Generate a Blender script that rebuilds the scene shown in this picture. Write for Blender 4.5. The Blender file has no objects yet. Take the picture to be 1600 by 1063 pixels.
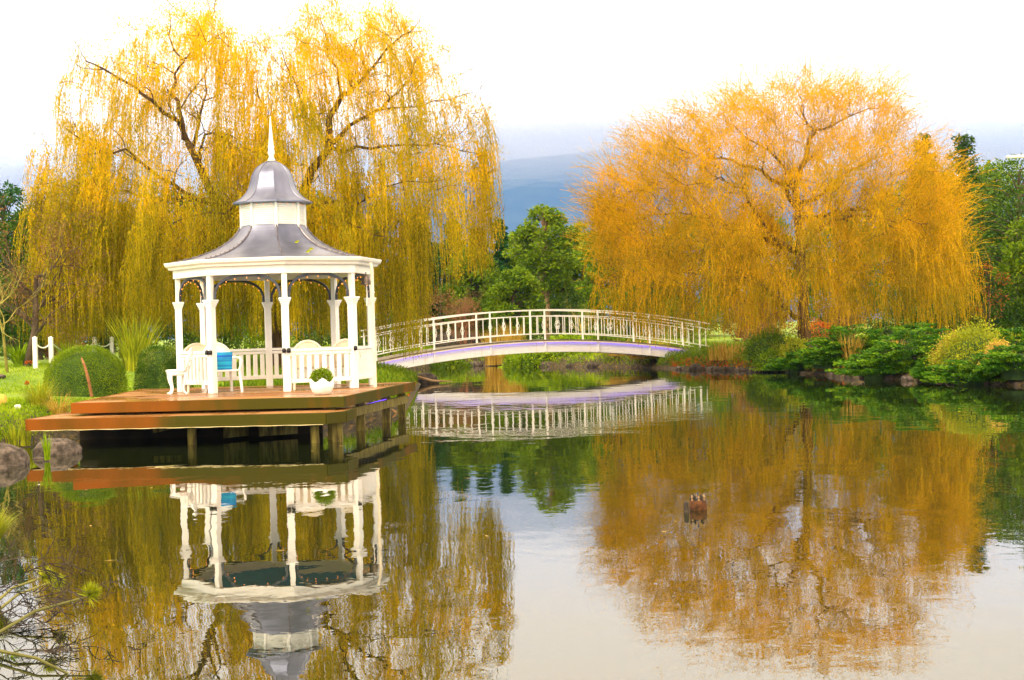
import bpy, math, random
import numpy as np
from mathutils import Vector
random.seed(7); rng = np.random.default_rng(7)
C = bpy.context.scene.collection
PI = math.pi
# ------------------------------------------------------------------ camera model
F, HC, B0, ROLL = 2500.0, 1.8, 16.5, math.radians(1.65)
CR, SR = math.cos(ROLL), math.sin(ROLL)
def ab(x, y):
    u, v = x - 800.0, y - 531.5
    return u * CR - v * SR, u * SR + v * CR
def P(x, y, D):
    a, b = ab(x, y)
    return np.array([a / F * D, D, HC - (b + B0) / F * D])
def G(x, y, z=0.0):
    a, b = ab(x, y)
    D = F * (HC - z) / (b + B0)
    return np.array([a / F * D, D, z])
cam = bpy.data.cameras.new('camera'); co = bpy.data.objects.new('camera', cam); C.objects.link(co)
cam.sensor_width = 36; cam.lens = F / 1600 * 36; cam.shift_y = -B0 / 1600
cam.clip_start = 0.1; cam.clip_end = 40000
from mathutils import Matrix
co.matrix_world = Matrix(((CR, SR, 0, 0), (0, 0, -1, 0), (-SR, CR, 0, HC), (0, 0, 0, 1)))
bpy.context.scene.camera = co

# ------------------------------------------------------------------ helpers
def base_mat(name):
    m = bpy.data.materials.new(name); m.use_nodes = True
    nt = m.node_tree; bs = nt.nodes['Principled BSDF']
    return m, nt, bs
def mat(name, c1, c2=None, scale=3.0, rough=0.6, bump=0.0, bscale=None, metal=0.0, stretch=(1, 1, 1), spec=0.28, detail=5, c3=None, coat=0.0, lo=.35, hi=.65):
    m, nt, bs = base_mat(name); N, L = nt.nodes, nt.links
    bs.inputs['Roughness'].default_value = rough; bs.inputs['Metallic'].default_value = metal
    bs.inputs['Specular IOR Level'].default_value = spec
    if coat: bs.inputs['Coat Weight'].default_value = coat; bs.inputs['Coat Roughness'].default_value = .15
    tc = N.new('ShaderNodeTexCoord'); mp = N.new('ShaderNodeMapping'); mp.inputs['Scale'].default_value = stretch
    L.new(tc.outputs['Object'], mp.inputs['Vector'])
    no = N.new('ShaderNodeTexNoise'); no.inputs['Scale'].default_value = scale; no.inputs['Detail'].default_value = detail
    L.new(mp.outputs[0], no.inputs['Vector'])
    cr = N.new('ShaderNodeValToRGB'); e = cr.color_ramp.elements
    e[0].position = lo; e[1].position = hi
    e[0].color = (*c1, 1); e[1].color = (*(c2 or c1), 1)
    if c3:
        k = cr.color_ramp.elements.new(.5 * (lo + hi)); k.color = (*c3, 1)
    L.new(no.outputs['Fac'], cr.inputs['Fac']); L.new(cr.outputs['Color'], bs.inputs['Base Color'])
    if bump:
        nb = N.new('ShaderNodeTexNoise'); nb.inputs['Scale'].default_value = bscale or scale * 4; nb.inputs['Detail'].default_value = 6
        L.new(mp.outputs[0], nb.inputs['Vector'])
        bu = N.new('ShaderNodeBump'); bu.inputs['Strength'].default_value = bump; bu.inputs['Distance'].default_value = .03
        L.new(nb.outputs['Fac'], bu.inputs['Height']); L.new(bu.outputs[0], bs.inputs['Normal'])
    return m
def leaf_mat(name, cols, scale=.6, trans=.35, rough=.55, zr=None):
    """leaf colours vary leaf by leaf and, in clumps, through the crown"""
    m, nt, bs = base_mat(name); N, L = nt.nodes, nt.links
    g = N.new('ShaderNodeNewGeometry'); tc = N.new('ShaderNodeTexCoord')
    no = N.new('ShaderNodeTexNoise'); no.inputs['Scale'].default_value = scale; no.inputs['Detail'].default_value = 3
    L.new(tc.outputs['Object'], no.inputs['Vector'])
    mr = N.new('ShaderNodeMapRange'); mr.inputs[1].default_value = .3; mr.inputs[2].default_value = .7
    L.new(no.outputs['Fac'], mr.inputs[0])
    mx = N.new('ShaderNodeMix'); mx.inputs[0].default_value = .5
    L.new(g.outputs['Random Per Island'], mx.inputs[2]); L.new(mr.outputs[0], mx.inputs[3])
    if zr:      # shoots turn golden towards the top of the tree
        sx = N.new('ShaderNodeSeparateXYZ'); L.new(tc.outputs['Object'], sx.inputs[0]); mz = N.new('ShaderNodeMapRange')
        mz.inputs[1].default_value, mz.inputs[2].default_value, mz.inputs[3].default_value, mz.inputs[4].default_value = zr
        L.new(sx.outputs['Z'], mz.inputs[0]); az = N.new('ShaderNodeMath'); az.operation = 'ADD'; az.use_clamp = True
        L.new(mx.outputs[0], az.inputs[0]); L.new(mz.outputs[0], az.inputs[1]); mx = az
    cr = N.new('ShaderNodeValToRGB'); e = cr.color_ramp.elements
    e[0].color = (*cols[0], 1); e[0].position = .1; e[1].color = (*cols[-1], 1); e[1].position = .9
    for i, c in enumerate(cols[1:-1]):
        k = e.new(.1 + .8 * (i + 1) / (len(cols) - 1)); k.color = (*c, 1)
    L.new(mx.outputs[0], cr.inputs['Fac']); L.new(cr.outputs['Color'], bs.inputs['Base Color'])
    bs.inputs['Roughness'].default_value = rough; bs.inputs['Specular IOR Level'].default_value = .12
    tr = N.new('ShaderNodeBsdfTranslucent'); L.new(cr.outputs['Color'], tr.inputs['Color'])
    ms = N.new('ShaderNodeMixShader'); ms.inputs[0].default_value = trans
    L.new(bs.outputs[0], ms.inputs[1]); L.new(tr.outputs[0], ms.inputs[2])
    L.new(ms.outputs[0], N['Material Output'].inputs['Surface'])
    return m
def emis(name, col, s):
    m, nt, bs = base_mat(name); bs.inputs['Base Color'].default_value = (*col, 1)
    bs.inputs['Emission Color'].default_value = (*col, 1); bs.inputs['Emission Strength'].default_value = s
    return m

class MB:
    def __init__(s): s.v = []; s.f = []; s.n = 0
    def add(s, vs, fs):
        b = s.n; s.v.extend([tuple(map(float, v)) for v in vs]); s.f.extend([tuple(i + b for i in f) for f in fs]); s.n += len(vs)
        return s
    def box(s, c, d, rz=0, bev=0.0):
        x, y, z = [k / 2 for k in d]; cs, sn = math.cos(rz), math.sin(rz)
        vs = []
        for dz in (-z, z):
            for dx, dy in ((-x, -y), (x, -y), (x, y), (-x, y)):
                vs.append((c[0] + dx * cs - dy * sn, c[1] + dx * sn + dy * cs, c[2] + dz))
        return s.add(vs, [(3, 2, 1, 0), (4, 5, 6, 7), (0, 1, 5, 4), (1, 2, 6, 5), (2, 3, 7, 6), (3, 0, 4, 7)])
    def beam(s, a, b, w, h, up=(0, 0, 1)):
        a = np.array(a, float); b = np.array(b, float); d = b - a; d /= np.linalg.norm(d)
        u = np.array(up, float); sd = np.cross(d, u)
        if np.linalg.norm(sd) < 1e-6: sd = np.array([1., 0, 0])
        sd /= np.linalg.norm(sd); u = np.cross(sd, d)
        vs = []
        for p in (a, b):
            for i, j in ((-1, -1), (1, -1), (1, 1), (-1, 1)): vs.append(p + sd * i * w / 2 + u * j * h / 2)
        return s.add(vs, [(0, 1, 2, 3), (7, 6, 5, 4), (0, 4, 5, 1), (1, 5, 6, 2), (2, 6, 7, 3), (3, 7, 4, 0)])
    def tube(s, pts, rad, n=6, cap=True, flat=1.0):
        pts = [np.array(p, float) for p in pts]; k = len(pts)
        if not hasattr(rad, '__len__'): rad = [rad] * k
        vs = []; ref = np.array([0.31, .95, .05])
        for i, p in enumerate(pts):
            t = pts[min(i + 1, k - 1)] - pts[max(i - 1, 0)]; t /= (np.linalg.norm(t) + 1e-9)
            a = np.cross(t, ref)
            if np.linalg.norm(a) < .1: a = np.cross(t, (1, 0, 0))
            a /= np.linalg.norm(a); b = np.cross(t, a)
            for j in range(n):
                q = 2 * PI * j / n
                vs.append(p + (a * math.cos(q) + b * math.sin(q) * flat) * rad[i])
        fs = [(i * n + j, i * n + (j + 1) % n, (i + 1) * n + (j + 1) % n, (i + 1) * n + j) for i in range(k - 1) for j in range(n)]
        if cap: fs += [tuple(range(n - 1, -1, -1)), tuple((k - 1) * n + j for j in range(n))]
        return s.add(vs, fs)
    def lathe(s, prof, c=(0, 0, 0), n=16, ph=0.0, cap=True):
        vs = []; k = len(prof)
        for r, z in prof:
            for j in range(n):
                q = ph + 2 * PI * j / n; vs.append((c[0] + r * math.cos(q), c[1] + r * math.sin(q), c[2] + z))
        fs = [(i * n + j, i * n + (j + 1) % n, (i + 1) * n + (j + 1) % n, (i + 1) * n + j) for i in range(k - 1) for j in range(n)]
        if cap: fs += [tuple(range(n - 1, -1, -1)), tuple((k - 1) * n + j for j in range(n))]
        return s.add(vs, fs)
    def prism(s, poly, z0, z1):
        n = len(poly)
        vs = [(p[0], p[1], z0) for p in poly] + [(p[0], p[1], z1) for p in poly]
        return s.add(vs, [tuple(range(n - 1, -1, -1)), tuple(range(n, 2 * n))] + [(i, (i + 1) % n, n + (i + 1) % n, n + i) for i in range(n)])
def link(o, parent=None):
    C.objects.link(o)
    if parent is not None: o.parent = parent
    return o
def origin(o):
    p = np.zeros(3)
    while o is not None: p += np.array(o.location); o = o.parent
    return p
def tag(o, label=None, cat=None, group=None, kind=None):
    if label: o['label'] = label
    if cat: o['category'] = cat
    if group: o['group'] = group
    if kind: o['kind'] = kind
    return o
def thing(name, label, cat, loc=(0, 0, 0), group=None):
    o = bpy.data.objects.new(name, None); o.location = [float(k) for k in loc]; o.empty_display_size = .2; link(o)
    return tag(o, label, cat, group)
def obj(name, mb, m, parent=None, smooth=False, bevel=0.0, loc=None):
    """links mb (world coordinates) as one mesh object"""
    v = np.array(mb.v, float)
    me = bpy.data.meshes.new(name)
    off = origin(parent) if parent is not None else (np.array(loc, float) if loc is not None else np.zeros(3))
    me.from_pydata((v - off).tolist(), [], mb.f); me.materials.append(m)
    if smooth: me.polygons.foreach_set('use_smooth', [True] * len(me.polygons))
    o = bpy.data.objects.new(name, me); link(o, parent)
    if parent is None and loc is not None: o.location = [float(k) for k in loc]
    if bevel:
        b = o.modifiers.new('bevel', 'BEVEL'); b.width = bevel; b.segments = 2; b.limit_method = 'ANGLE'
    return o
def quads_obj(name, V, m, parent=None, loc=None, k=4):
    """V: (N,k,3) separate faces"""
    off = origin(parent) if parent is not None else (np.array(loc, float) if loc is not None else np.zeros(3))
    V = np.asarray(V, float) - off; n = len(V)
    me = bpy.data.meshes.new(name)
    me.vertices.add(n * k); me.vertices.foreach_set('co', V.reshape(-1).astype(np.float32))
    me.loops.add(n * k); me.loops.foreach_set('vertex_index', np.arange(n * k, dtype=np.int32))
    me.polygons.add(n); me.polygons.foreach_set('loop_start', np.arange(0, n * k, k, dtype=np.int32))
    me.update(calc_edges=True); me.materials.append(m)
    o = bpy.data.objects.new(name, me); link(o, parent)
    if parent is None and loc is not None: o.location = [float(q) for q in loc]
    return o
def unit(v): return v / (np.linalg.norm(v, axis=-1, keepdims=True) + 1e-9)
def leaves(Cn, L, W, D=None, rnd=1.0):
    """rhombic leaf faces: centres, length, width, direction"""
    n = len(Cn); r = unit(rng.normal(size=(n, 3)))
    d = r if D is None else unit(D + r * rnd)
    s = unit(np.cross(d, unit(rng.normal(size=(n, 3)))))
    L = np.broadcast_to(np.asarray(L, float), (n,))[:, None]; W = np.broadcast_to(np.asarray(W, float), (n,))[:, None]
    b = Cn - d * L * .1
    return np.stack([Cn - d * L * .5, b + s * W * .5, Cn + d * L * .5, b - s * W * .5], 1)
def blades(base, n, spread, hgt, w, lean=.6, segs=4, droop=.5, up=1.0, seedr=None):
    """arching grass blades as quad strips, returned as (M,4,3)"""
    th = rng.uniform(0, 2 * PI, n); rr = spread * np.sqrt(rng.uniform(0, 1, n))
    p = np.stack([base[0] + rr * np.cos(th), base[1] + rr * np.sin(th), np.full(n, base[2])], 1)
    th2 = th + rng.normal(0, .5, n); le = lean * rng.uniform(.15, 1.1, n); H = hgt * rng.uniform(.55, 1.1, n)
    out = np.stack([np.cos(th2), np.sin(th2), np.zeros(n)], 1)
    side = np.stack([-np.sin(th2), np.cos(th2), np.zeros(n)], 1)
    W = w * rng.uniform(.6, 1.3, n)
    Q = []
    def at(t):
        q = p + out * (le * H * (t ** 1.7))[:, None] if np.ndim(t) else p + out * (le * H * t ** 1.7)[:, None]
        q = q.copy(); q[:, 2] += up * H * (t - droop * le * t ** 2.6); return q
    for k in range(segs):
        t0, t1 = k / segs, (k + 1) / segs
        w0 = (W * (1 - t0) ** .6)[:, None]; w1 = (W * (1 - t1) ** .6)[:, None] + .001
        a, b = at(t0), at(t1)
        Q.append(np.stack([a - side * w0 / 2, a + side * w0 / 2, b + side * w1 / 2, b - side * w1 / 2], 1))
    return np.concatenate(Q)

# ------------------------------------------------------------------ pond outline and ground
def gp(x, y): q = G(x, y); return (q[0], q[1])
pond = np.array([(-3.2, 3.4), (3, 2.6), (16, 3), (26, 10), (27, 24), (21, 36)] +
                [gp(1600, 603), gp(1450, 596), gp(1310, 588), gp(1230, 582), gp(1140, 579), gp(1062, 578), gp(1040, 576), gp(965, 574), gp(850, 573), gp(740, 571.5), (-9.5, 73), (-10.0, 69), (-7.5, 62), gp(655, 600)] +
                [(-2.5, 36.0), (-4.2, 34.6), (-6.5, 33.0), (-8.2, 31), (-9.0, 28.3), (-8.6, 26.4), (-8.3, 23.8), (-9.2, 20), (-7.0, 13), (-5, 7)], float)
def pdist(X, Y):
    """signed distance to the pond edge, positive on land"""
    X = np.asarray(X, float); Y = np.asarray(Y, float)
    d = np.full(X.shape, 1e9); ins = np.zeros(X.shape, bool); n = len(pond)
    for i in range(n):
        ax, ay = pond[i]; bx, by = pond[(i + 1) % n]; ex, ey = bx - ax, by - ay
        t = np.clip(((X - ax) * ex + (Y - ay) * ey) / (ex * ex + ey * ey), 0, 1)
        d = np.minimum(d, np.hypot(X - ax - t * ex, Y - ay - t * ey))
        c = ((ay > Y) != (by > Y)) & (X < (bx - ax) * (Y - ay) / (by - ay + 1e-12) + ax)
        ins ^= c
    return np.where(ins, -d, d)
def gz(X, Y):
    d = pdist(X, Y)
    land = .05 + .5 * (1 - np.exp(-np.maximum(d, 0) / .45)) + .9 * np.tanh(np.maximum(d, 0) / 45)
    land = land + .05 * np.sin(X * .7) * np.sin(np.asarray(Y) * .5) * np.clip(d, 0, 1)
    sg = lambda q: 1 / (1 + np.exp(-np.clip(q, -30, 30)))
    land = land + .40 * sg((np.asarray(Y) - 42) / 1.5) * sg((-np.asarray(X) - 9) / .8) * sg((90 - np.asarray(Y)) / 3)
    land = np.where((np.asarray(Y) < 14) & (d > 0), np.minimum(land, .3), land)
    return np.where(d > 0, land, np.maximum(.05 + d * .9, -1.2))
def gz1(x, y): return float(gz(np.array([x]), np.array([y]))[0])
def RG(x, y):
    """where the line of sight through a pixel meets the ground"""
    D = np.concatenate([np.arange(6, 60, .1), np.arange(60, 200, .5)])
    a, b = ab(x, y); X = a / F * D; Z = HC - (b + B0) / F * D
    g = gz(X, D); k = np.argmax(Z <= g)
    if Z[k] > g[k]: k = len(D) - 1
    return np.array([X[k], D[k], g[k]])
def PD(x, D):
    X = ab(x, 531.5)[0] / F * D
    return np.array([X, D, gz1(X, D)])
def axis(core0, core1, st, lo, hi):
    a = list(np.arange(core0, core1, st)); s = st; x = core1
    while x < hi: a.append(x); s *= 1.18; x += s
    a.append(hi); s = st; x = core0 - st; pre = []
    while x > lo: pre.append(x); s *= 1.18; x -= s
    pre.append(lo); return np.array(pre[::-1] + a)
xs = axis(-30, 34, .4, -11000, 11000); ys = axis(0, 84, .4, -200, 16500)
XX, YY = np.meshgrid(xs, ys); ZZ = gz(XX, YY)
def grid_obj(name, XX, YY, ZZ, m):
    ny, nx = XX.shape
    V = np.stack([XX, YY, ZZ], -1).reshape(-1, 3); me = bpy.data.meshes.new(name)
    i = np.arange(ny - 1)[:, None] * nx + np.arange(nx - 1)[None, :]
    Fq = np.stack([i, i + 1, i + nx + 1, i + nx], -1).reshape(-1, 4)
    me.vertices.add(len(V)); me.vertices.foreach_set('co', V.reshape(-1).astype(np.float32))
    me.loops.add(Fq.size); me.loops.foreach_set('vertex_index', Fq.reshape(-1).astype(np.int32))
    me.polygons.add(len(Fq)); me.polygons.foreach_set('loop_start', np.arange(0, Fq.size, 4, dtype=np.int32))
    me.polygons.foreach_set('use_smooth', [True] * len(Fq)); me.update(calc_edges=True); me.materials.append(m)
    o = bpy.data.objects.new(name, me); link(o); return o
def ground_mat():
    m, nt, bs = base_mat('ground_lawn'); N, L = nt.nodes, nt.links
    at = N.new('ShaderNodeAttribute'); at.attribute_name = 'shore'
    tc = N.new('ShaderNodeTexCoord')
    n1 = N.new('ShaderNodeTexNoise'); n1.inputs['Scale'].default_value = .35; n1.inputs['Detail'].default_value = 6
    n2 = N.new('ShaderNodeTexNoise'); n2.inputs['Scale'].default_value = 9; n2.inputs['Detail'].default_value = 8
    for n in (n1, n2): L.new(tc.outputs['Object'], n.inputs['Vector'])
    g = N.new('ShaderNodeValToRGB'); e = g.color_ramp.elements
    e[0].position = .35; e[0].color = (.10, .19, .006, 1); e[1].position = .65; e[1].color = (.24, .34, .008, 1)
    L.new(n1.outputs['Fac'], g.inputs['Fac'])
    s = N.new('ShaderNodeValToRGB'); e = s.color_ramp.elements
    e[0].position = .40; e[0].color = (.018, .012, .005, 1); e[1].position = .74; e[1].color = (.26, .10, .012, 1)
    k = e.new(.58); k.color = (.06, .045, .010, 1)
    L.new(n2.outputs['Fac'], s.inputs['Fac'])
    ad = N.new('ShaderNodeMath'); ad.operation = 'MULTIPLY_ADD'; ad.inputs[1].default_value = 3.0
    L.new(n1.outputs['Fac'], ad.inputs[0]); L.new(at.outputs['Fac'], ad.inputs[2])
    mr = N.new('ShaderNodeMapRange'); mr.inputs[1].default_value = 2.6; mr.inputs[2].default_value = 4.2
    L.new(ad.outputs[0], mr.inputs[0])
    mx = N.new('ShaderNodeMix'); mx.data_type = 'RGBA'
    L.new(mr.outputs[0], mx.inputs[0]); L.new(s.outputs[0], mx.inputs[6]); L.new(g.outputs[0], mx.inputs[7])
    L.new(mx.outputs[2], bs.inputs['Base Color']); bs.inputs['Roughness'].default_value = .9
    bu = N.new('ShaderNodeBump'); bu.inputs['Distance'].default_value = .06; L.new(n2.outputs['Fac'], bu.inputs['Height']); L.new(bu.outputs[0], bs.inputs['Normal'])
    return m
go = grid_obj('ground', XX, YY, ZZ, ground_mat()); tag(go, kind='structure')
a_ = go.data.attributes.new('shore', 'FLOAT', 'POINT'); a_.data.foreach_set('value', np.clip(pdist(XX, YY), -3, 60).reshape(-1).astype(np.float32))

def water_mat():
    m, nt, bs = base_mat('pond_water'); N, L = nt.nodes, nt.links
    bs.inputs['Base Color'].default_value = (.010, .014, .004, 1)
    bs.inputs['Roughness'].default_value = .0; bs.inputs['IOR'].default_value = WATER_IOR
    tc = N.new('ShaderNodeTexCoord')
    hs = []
    for sc, st, de in ((.55, (1, .8, 1), 2), (2.6, (1, .7, 1), 3), (11., (1, .8, 1), 2)):
        mp = N.new('ShaderNodeMapping'); mp.inputs['Scale'].default_value = st
        L.new(tc.outputs['Object'], mp.inputs['Vector'])
        n = N.new('ShaderNodeTexNoise'); n.inputs['Scale'].default_value = sc; n.inputs['Detail'].default_value = de; n.inputs['Distortion'].default_value = .4
        L.new(mp.outputs[0], n.inputs['Vector']); hs.append(n)
    # calm and ruffled areas of the surface
    a = N.new('ShaderNodeTexNoise'); a.inputs['Scale'].default_value = .09; L.new(tc.outputs['Object'], a.inputs['Vector'])
    am = N.new('ShaderNodeMapRange'); am.inputs[1].default_value = .42; am.inputs[2].default_value = .62; am.inputs[3].default_value = .35; am.inputs[4].default_value = 1.3
    L.new(a.outputs['Fac'], am.inputs[0])
    def mul(x, k):
        q = N.new('ShaderNodeMath'); q.operation = 'MULTIPLY'; L.new(x, q.inputs[0])
        if isinstance(k, float): q.inputs[1].default_value = k
        else: L.new(k, q.inputs[1])
        return q.outputs[0]
    def add(x, y):
        q = N.new('ShaderNodeMath'); q.operation = 'ADD'; L.new(x, q.inputs[0]); L.new(y, q.inputs[1]); return q.outputs[0]
    h = add(mul(hs[0].outputs['Fac'], RIP[0]), mul(add(mul(hs[1].outputs['Fac'], RIP[1]), mul(hs[2].outputs['Fac'], RIP[2])), am.outputs[0]))
    bu = N.new('ShaderNodeBump'); bu.inputs['Strength'].default_value = 1; bu.inputs['Distance'].default_value = 1
    L.new(h, bu.inputs['Height']); L.new(bu.outputs[0], bs.inputs['Normal'])
    return m
WATER_IOR = 1.7; RIP = (.0072, .0019, .00018)
wx = np.linspace(-20, 40, 3); wy = np.linspace(1.5, 80, 3); WX, WY = np.meshgrid(wx, wy)
wo = grid_obj('water', WX, WY, WX * 0, water_mat()); tag(wo, kind='structure')

# ------------------------------------------------------------------ materials
white = mat('white_paint', (.80, .79, .76), (.84, .84, .83), 6, .45, .05, 40)
cream = mat('cream_resin', (.74, .64, .47), (.80, .72, .58), 4, .4)
castw = mat('white_cast_metal', (.78, .78, .76), (.85, .85, .83), 20, .4, .1, 60)
roofm = mat('zinc_roof', (.095, .105, .16), (.21, .225, .32), 1.6, .40, .06, 9, metal=.85, stretch=(1, 1, .35), c3=(.15, .16, .235))
seamm = mat('zinc_seam', (.10, .09, .11), (.2, .18, .2), 8, .4, metal=.8)
darkm = mat('dark_arch_paint', (.035, .04, .06), (.06, .065, .09), 5, .45)
blackm = mat('black_plastic', (.01, .01, .012), (.02, .02, .022), 5, .35)
ceilm = mat('blue_ceiling', (.004, .12, .42), (.01, .19, .60), 3, .6)
deckm = mat('wet_deck_boards', (.20, .06, .010), (.44, .19, .04), 2.2, .25, .15, 14, stretch=(.6, 6, 1), c3=(.32, .095, .018), coat=.4)
def fascia_mat():
    m, nt, bs = base_mat('mossy_fascia'); N, L = nt.nodes, nt.links
    tc = N.new('ShaderNodeTexCoord'); mp = N.new('ShaderNodeMapping'); mp.inputs['Scale'].default_value = (1, 1, .35)
    L.new(tc.outputs['Object'], mp.inputs['Vector'])
    n = N.new('ShaderNodeTexNoise'); n.inputs['Scale'].default_value = 1.3; n.inputs['Detail'].default_value = 7
    L.new(mp.outputs[0], n.inputs['Vector'])
    sx = N.new('ShaderNodeSeparateXYZ'); L.new(tc.outputs['Object'], sx.inputs[0])
    mr = N.new('ShaderNodeMapRange'); mr.inputs[1].default_value = -2.6; mr.inputs[2].default_value = .8; mr.inputs[3].default_value = -.16; mr.inputs[4].default_value = .20
    L.new(sx.outputs['X'], mr.inputs[0]); ad = N.new('ShaderNodeMath'); ad.operation = 'ADD'
    L.new(n.outputs['Fac'], ad.inputs[0]); L.new(mr.outputs[0], ad.inputs[1])
    cr = N.new('ShaderNodeValToRGB'); e = cr.color_ramp.elements
    e[0].position = .33; e[0].color = (.215, .062, .003, 1); e[1].position = .68; e[1].color = (.050, .045, .002, 1)
    k = e.new(.50); k.color = (.14, .052, .003, 1)
    L.new(ad.outputs[0], cr.inputs['Fac']); L.new(cr.outputs[0], bs.inputs['Base Color'])
    n2 = N.new('ShaderNodeTexNoise'); n2.inputs['Scale'].default_value = 25; L.new(mp.outputs[0], n2.inputs['Vector'])
    bu = N.new('ShaderNodeBump'); bu.inputs['Strength'].default_value = .4; bu.inputs['Distance'].default_value = .01; L.new(n2.outputs['Fac'], bu.inputs['Height']); L.new(bu.outputs[0], bs.inputs['Normal'])
    bs.inputs['Roughness'].default_value = .6; bs.inputs['Specular IOR Level'].default_value = .10
    return m
fasm = fascia_mat()
pilem = mat('mossy_pile', (.05, .035, .008), (.22, .18, .03), 5, .7, .3, 30, stretch=(3, 3, .5))
rockm = mat('grey_rock', (.03, .022, .017), (.15, .115, .095), 9, .85, 1.0, 26, c3=(.07, .055, .045))
rockd = mat('dark_rock', (.012, .010, .008), (.075, .055, .04), 5, .8, .5, 18)
barkm = mat('willow_bark', (.035, .018, .008), (.11, .065, .022), 3, .9, .4, 30, stretch=(2, 2, .4))
barko = mat('orange_bark', (.05, .025, .010), (.15, .085, .03), 3, .9, .4, 30, stretch=(2, 2, .4))
barkd = mat('dark_bark', (.045, .032, .022), (.13, .09, .06), 3, .9, .4, 30)
barkt = mat('tan_bark', (.20, .12, .06), (.36, .24, .13), 3, .9, .4, 30)
barkp = mat('pale_mossy_bark', (.16, .14, .02), (.36, .30, .08), 3, .9)
bluef = mat('blue_striped_cloth', (.01, .07, .45), (.02, .42, .62), 1, .8, stretch=(.1, .1, 14), detail=1)
bronze = mat('bronze_bell', (.09, .07, .06), (.2, .16, .14), 10, .4, metal=.7)
rustm = mat('rusty_metal', (.03, .012, .004), (.11, .038, .008), 20, .8, .3, 60)
purple = emis('violet_led', (.16, .06, 1.0), 2.4)
bulbm = emis('warm_bulb', (1.0, .36, .09), .7)
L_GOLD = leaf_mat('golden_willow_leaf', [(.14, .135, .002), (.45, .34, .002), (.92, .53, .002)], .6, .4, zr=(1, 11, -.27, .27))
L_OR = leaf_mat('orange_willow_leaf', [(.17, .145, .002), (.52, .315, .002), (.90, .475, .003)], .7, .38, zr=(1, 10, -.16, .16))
L_DG = leaf_mat('dark_green_leaf', [(.014, .038, .003), (.04, .095, .004), (.11, .18, .006)], .7, .2)
L_TG = leaf_mat('blue_green_needles', [(.008, .04, .008), (.02, .09, .012), (.06, .15, .012)], .7, .2)
L_MG = leaf_mat('mid_green_leaf', [(.045, .10, .003), (.12, .21, .004), (.24, .31, .006)], .7, .3)
L_LG = leaf_mat('light_green_leaf', [(.09, .18, .003), (.21, .33, .004), (.36, .46, .006)], .9, .3)
L_YG = leaf_mat('yellow_green_leaf', [(.14, .18, .01), (.30, .34, .012), (.5, .48, .02)], 1.2, .3)
L_TAN = leaf_mat('tan_grass_blade', [(.30, .18, .03), (.52, .34, .05), (.62, .45, .10)], 1.2, .3)
L_RED = leaf_mat('rust_red_leaf', [(.22, .04, .01), (.5, .11, .012), (.66, .22, .02)], 1.2, .3)
L_BRN = leaf_mat('brown_twig_leaf', [(.10, .05, .02), (.2, .10, .03), (.32, .19, .06)], .8, .2)
L_TOP = leaf_mat('topiary_leaf', [(.06, .12, .003), (.16, .25, .004), (.34, .42, .006)], 1.5, .25)
L_JUN = leaf_mat('juniper_needles', [(.012, .05, .003), (.05, .16, .004), (.22, .34, .006)], 1.6, .25)
L_BOX = leaf_mat('dark_glossy_leaf', [(.016, .05, .003), (.07, .15, .005), (.38, .42, .07)], 2.5, .15, .35)
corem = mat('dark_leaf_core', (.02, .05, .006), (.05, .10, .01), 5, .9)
corej = mat('dark_juniper_core', (.01, .03, .006), (.03, .06, .01), 5, .9)

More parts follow.
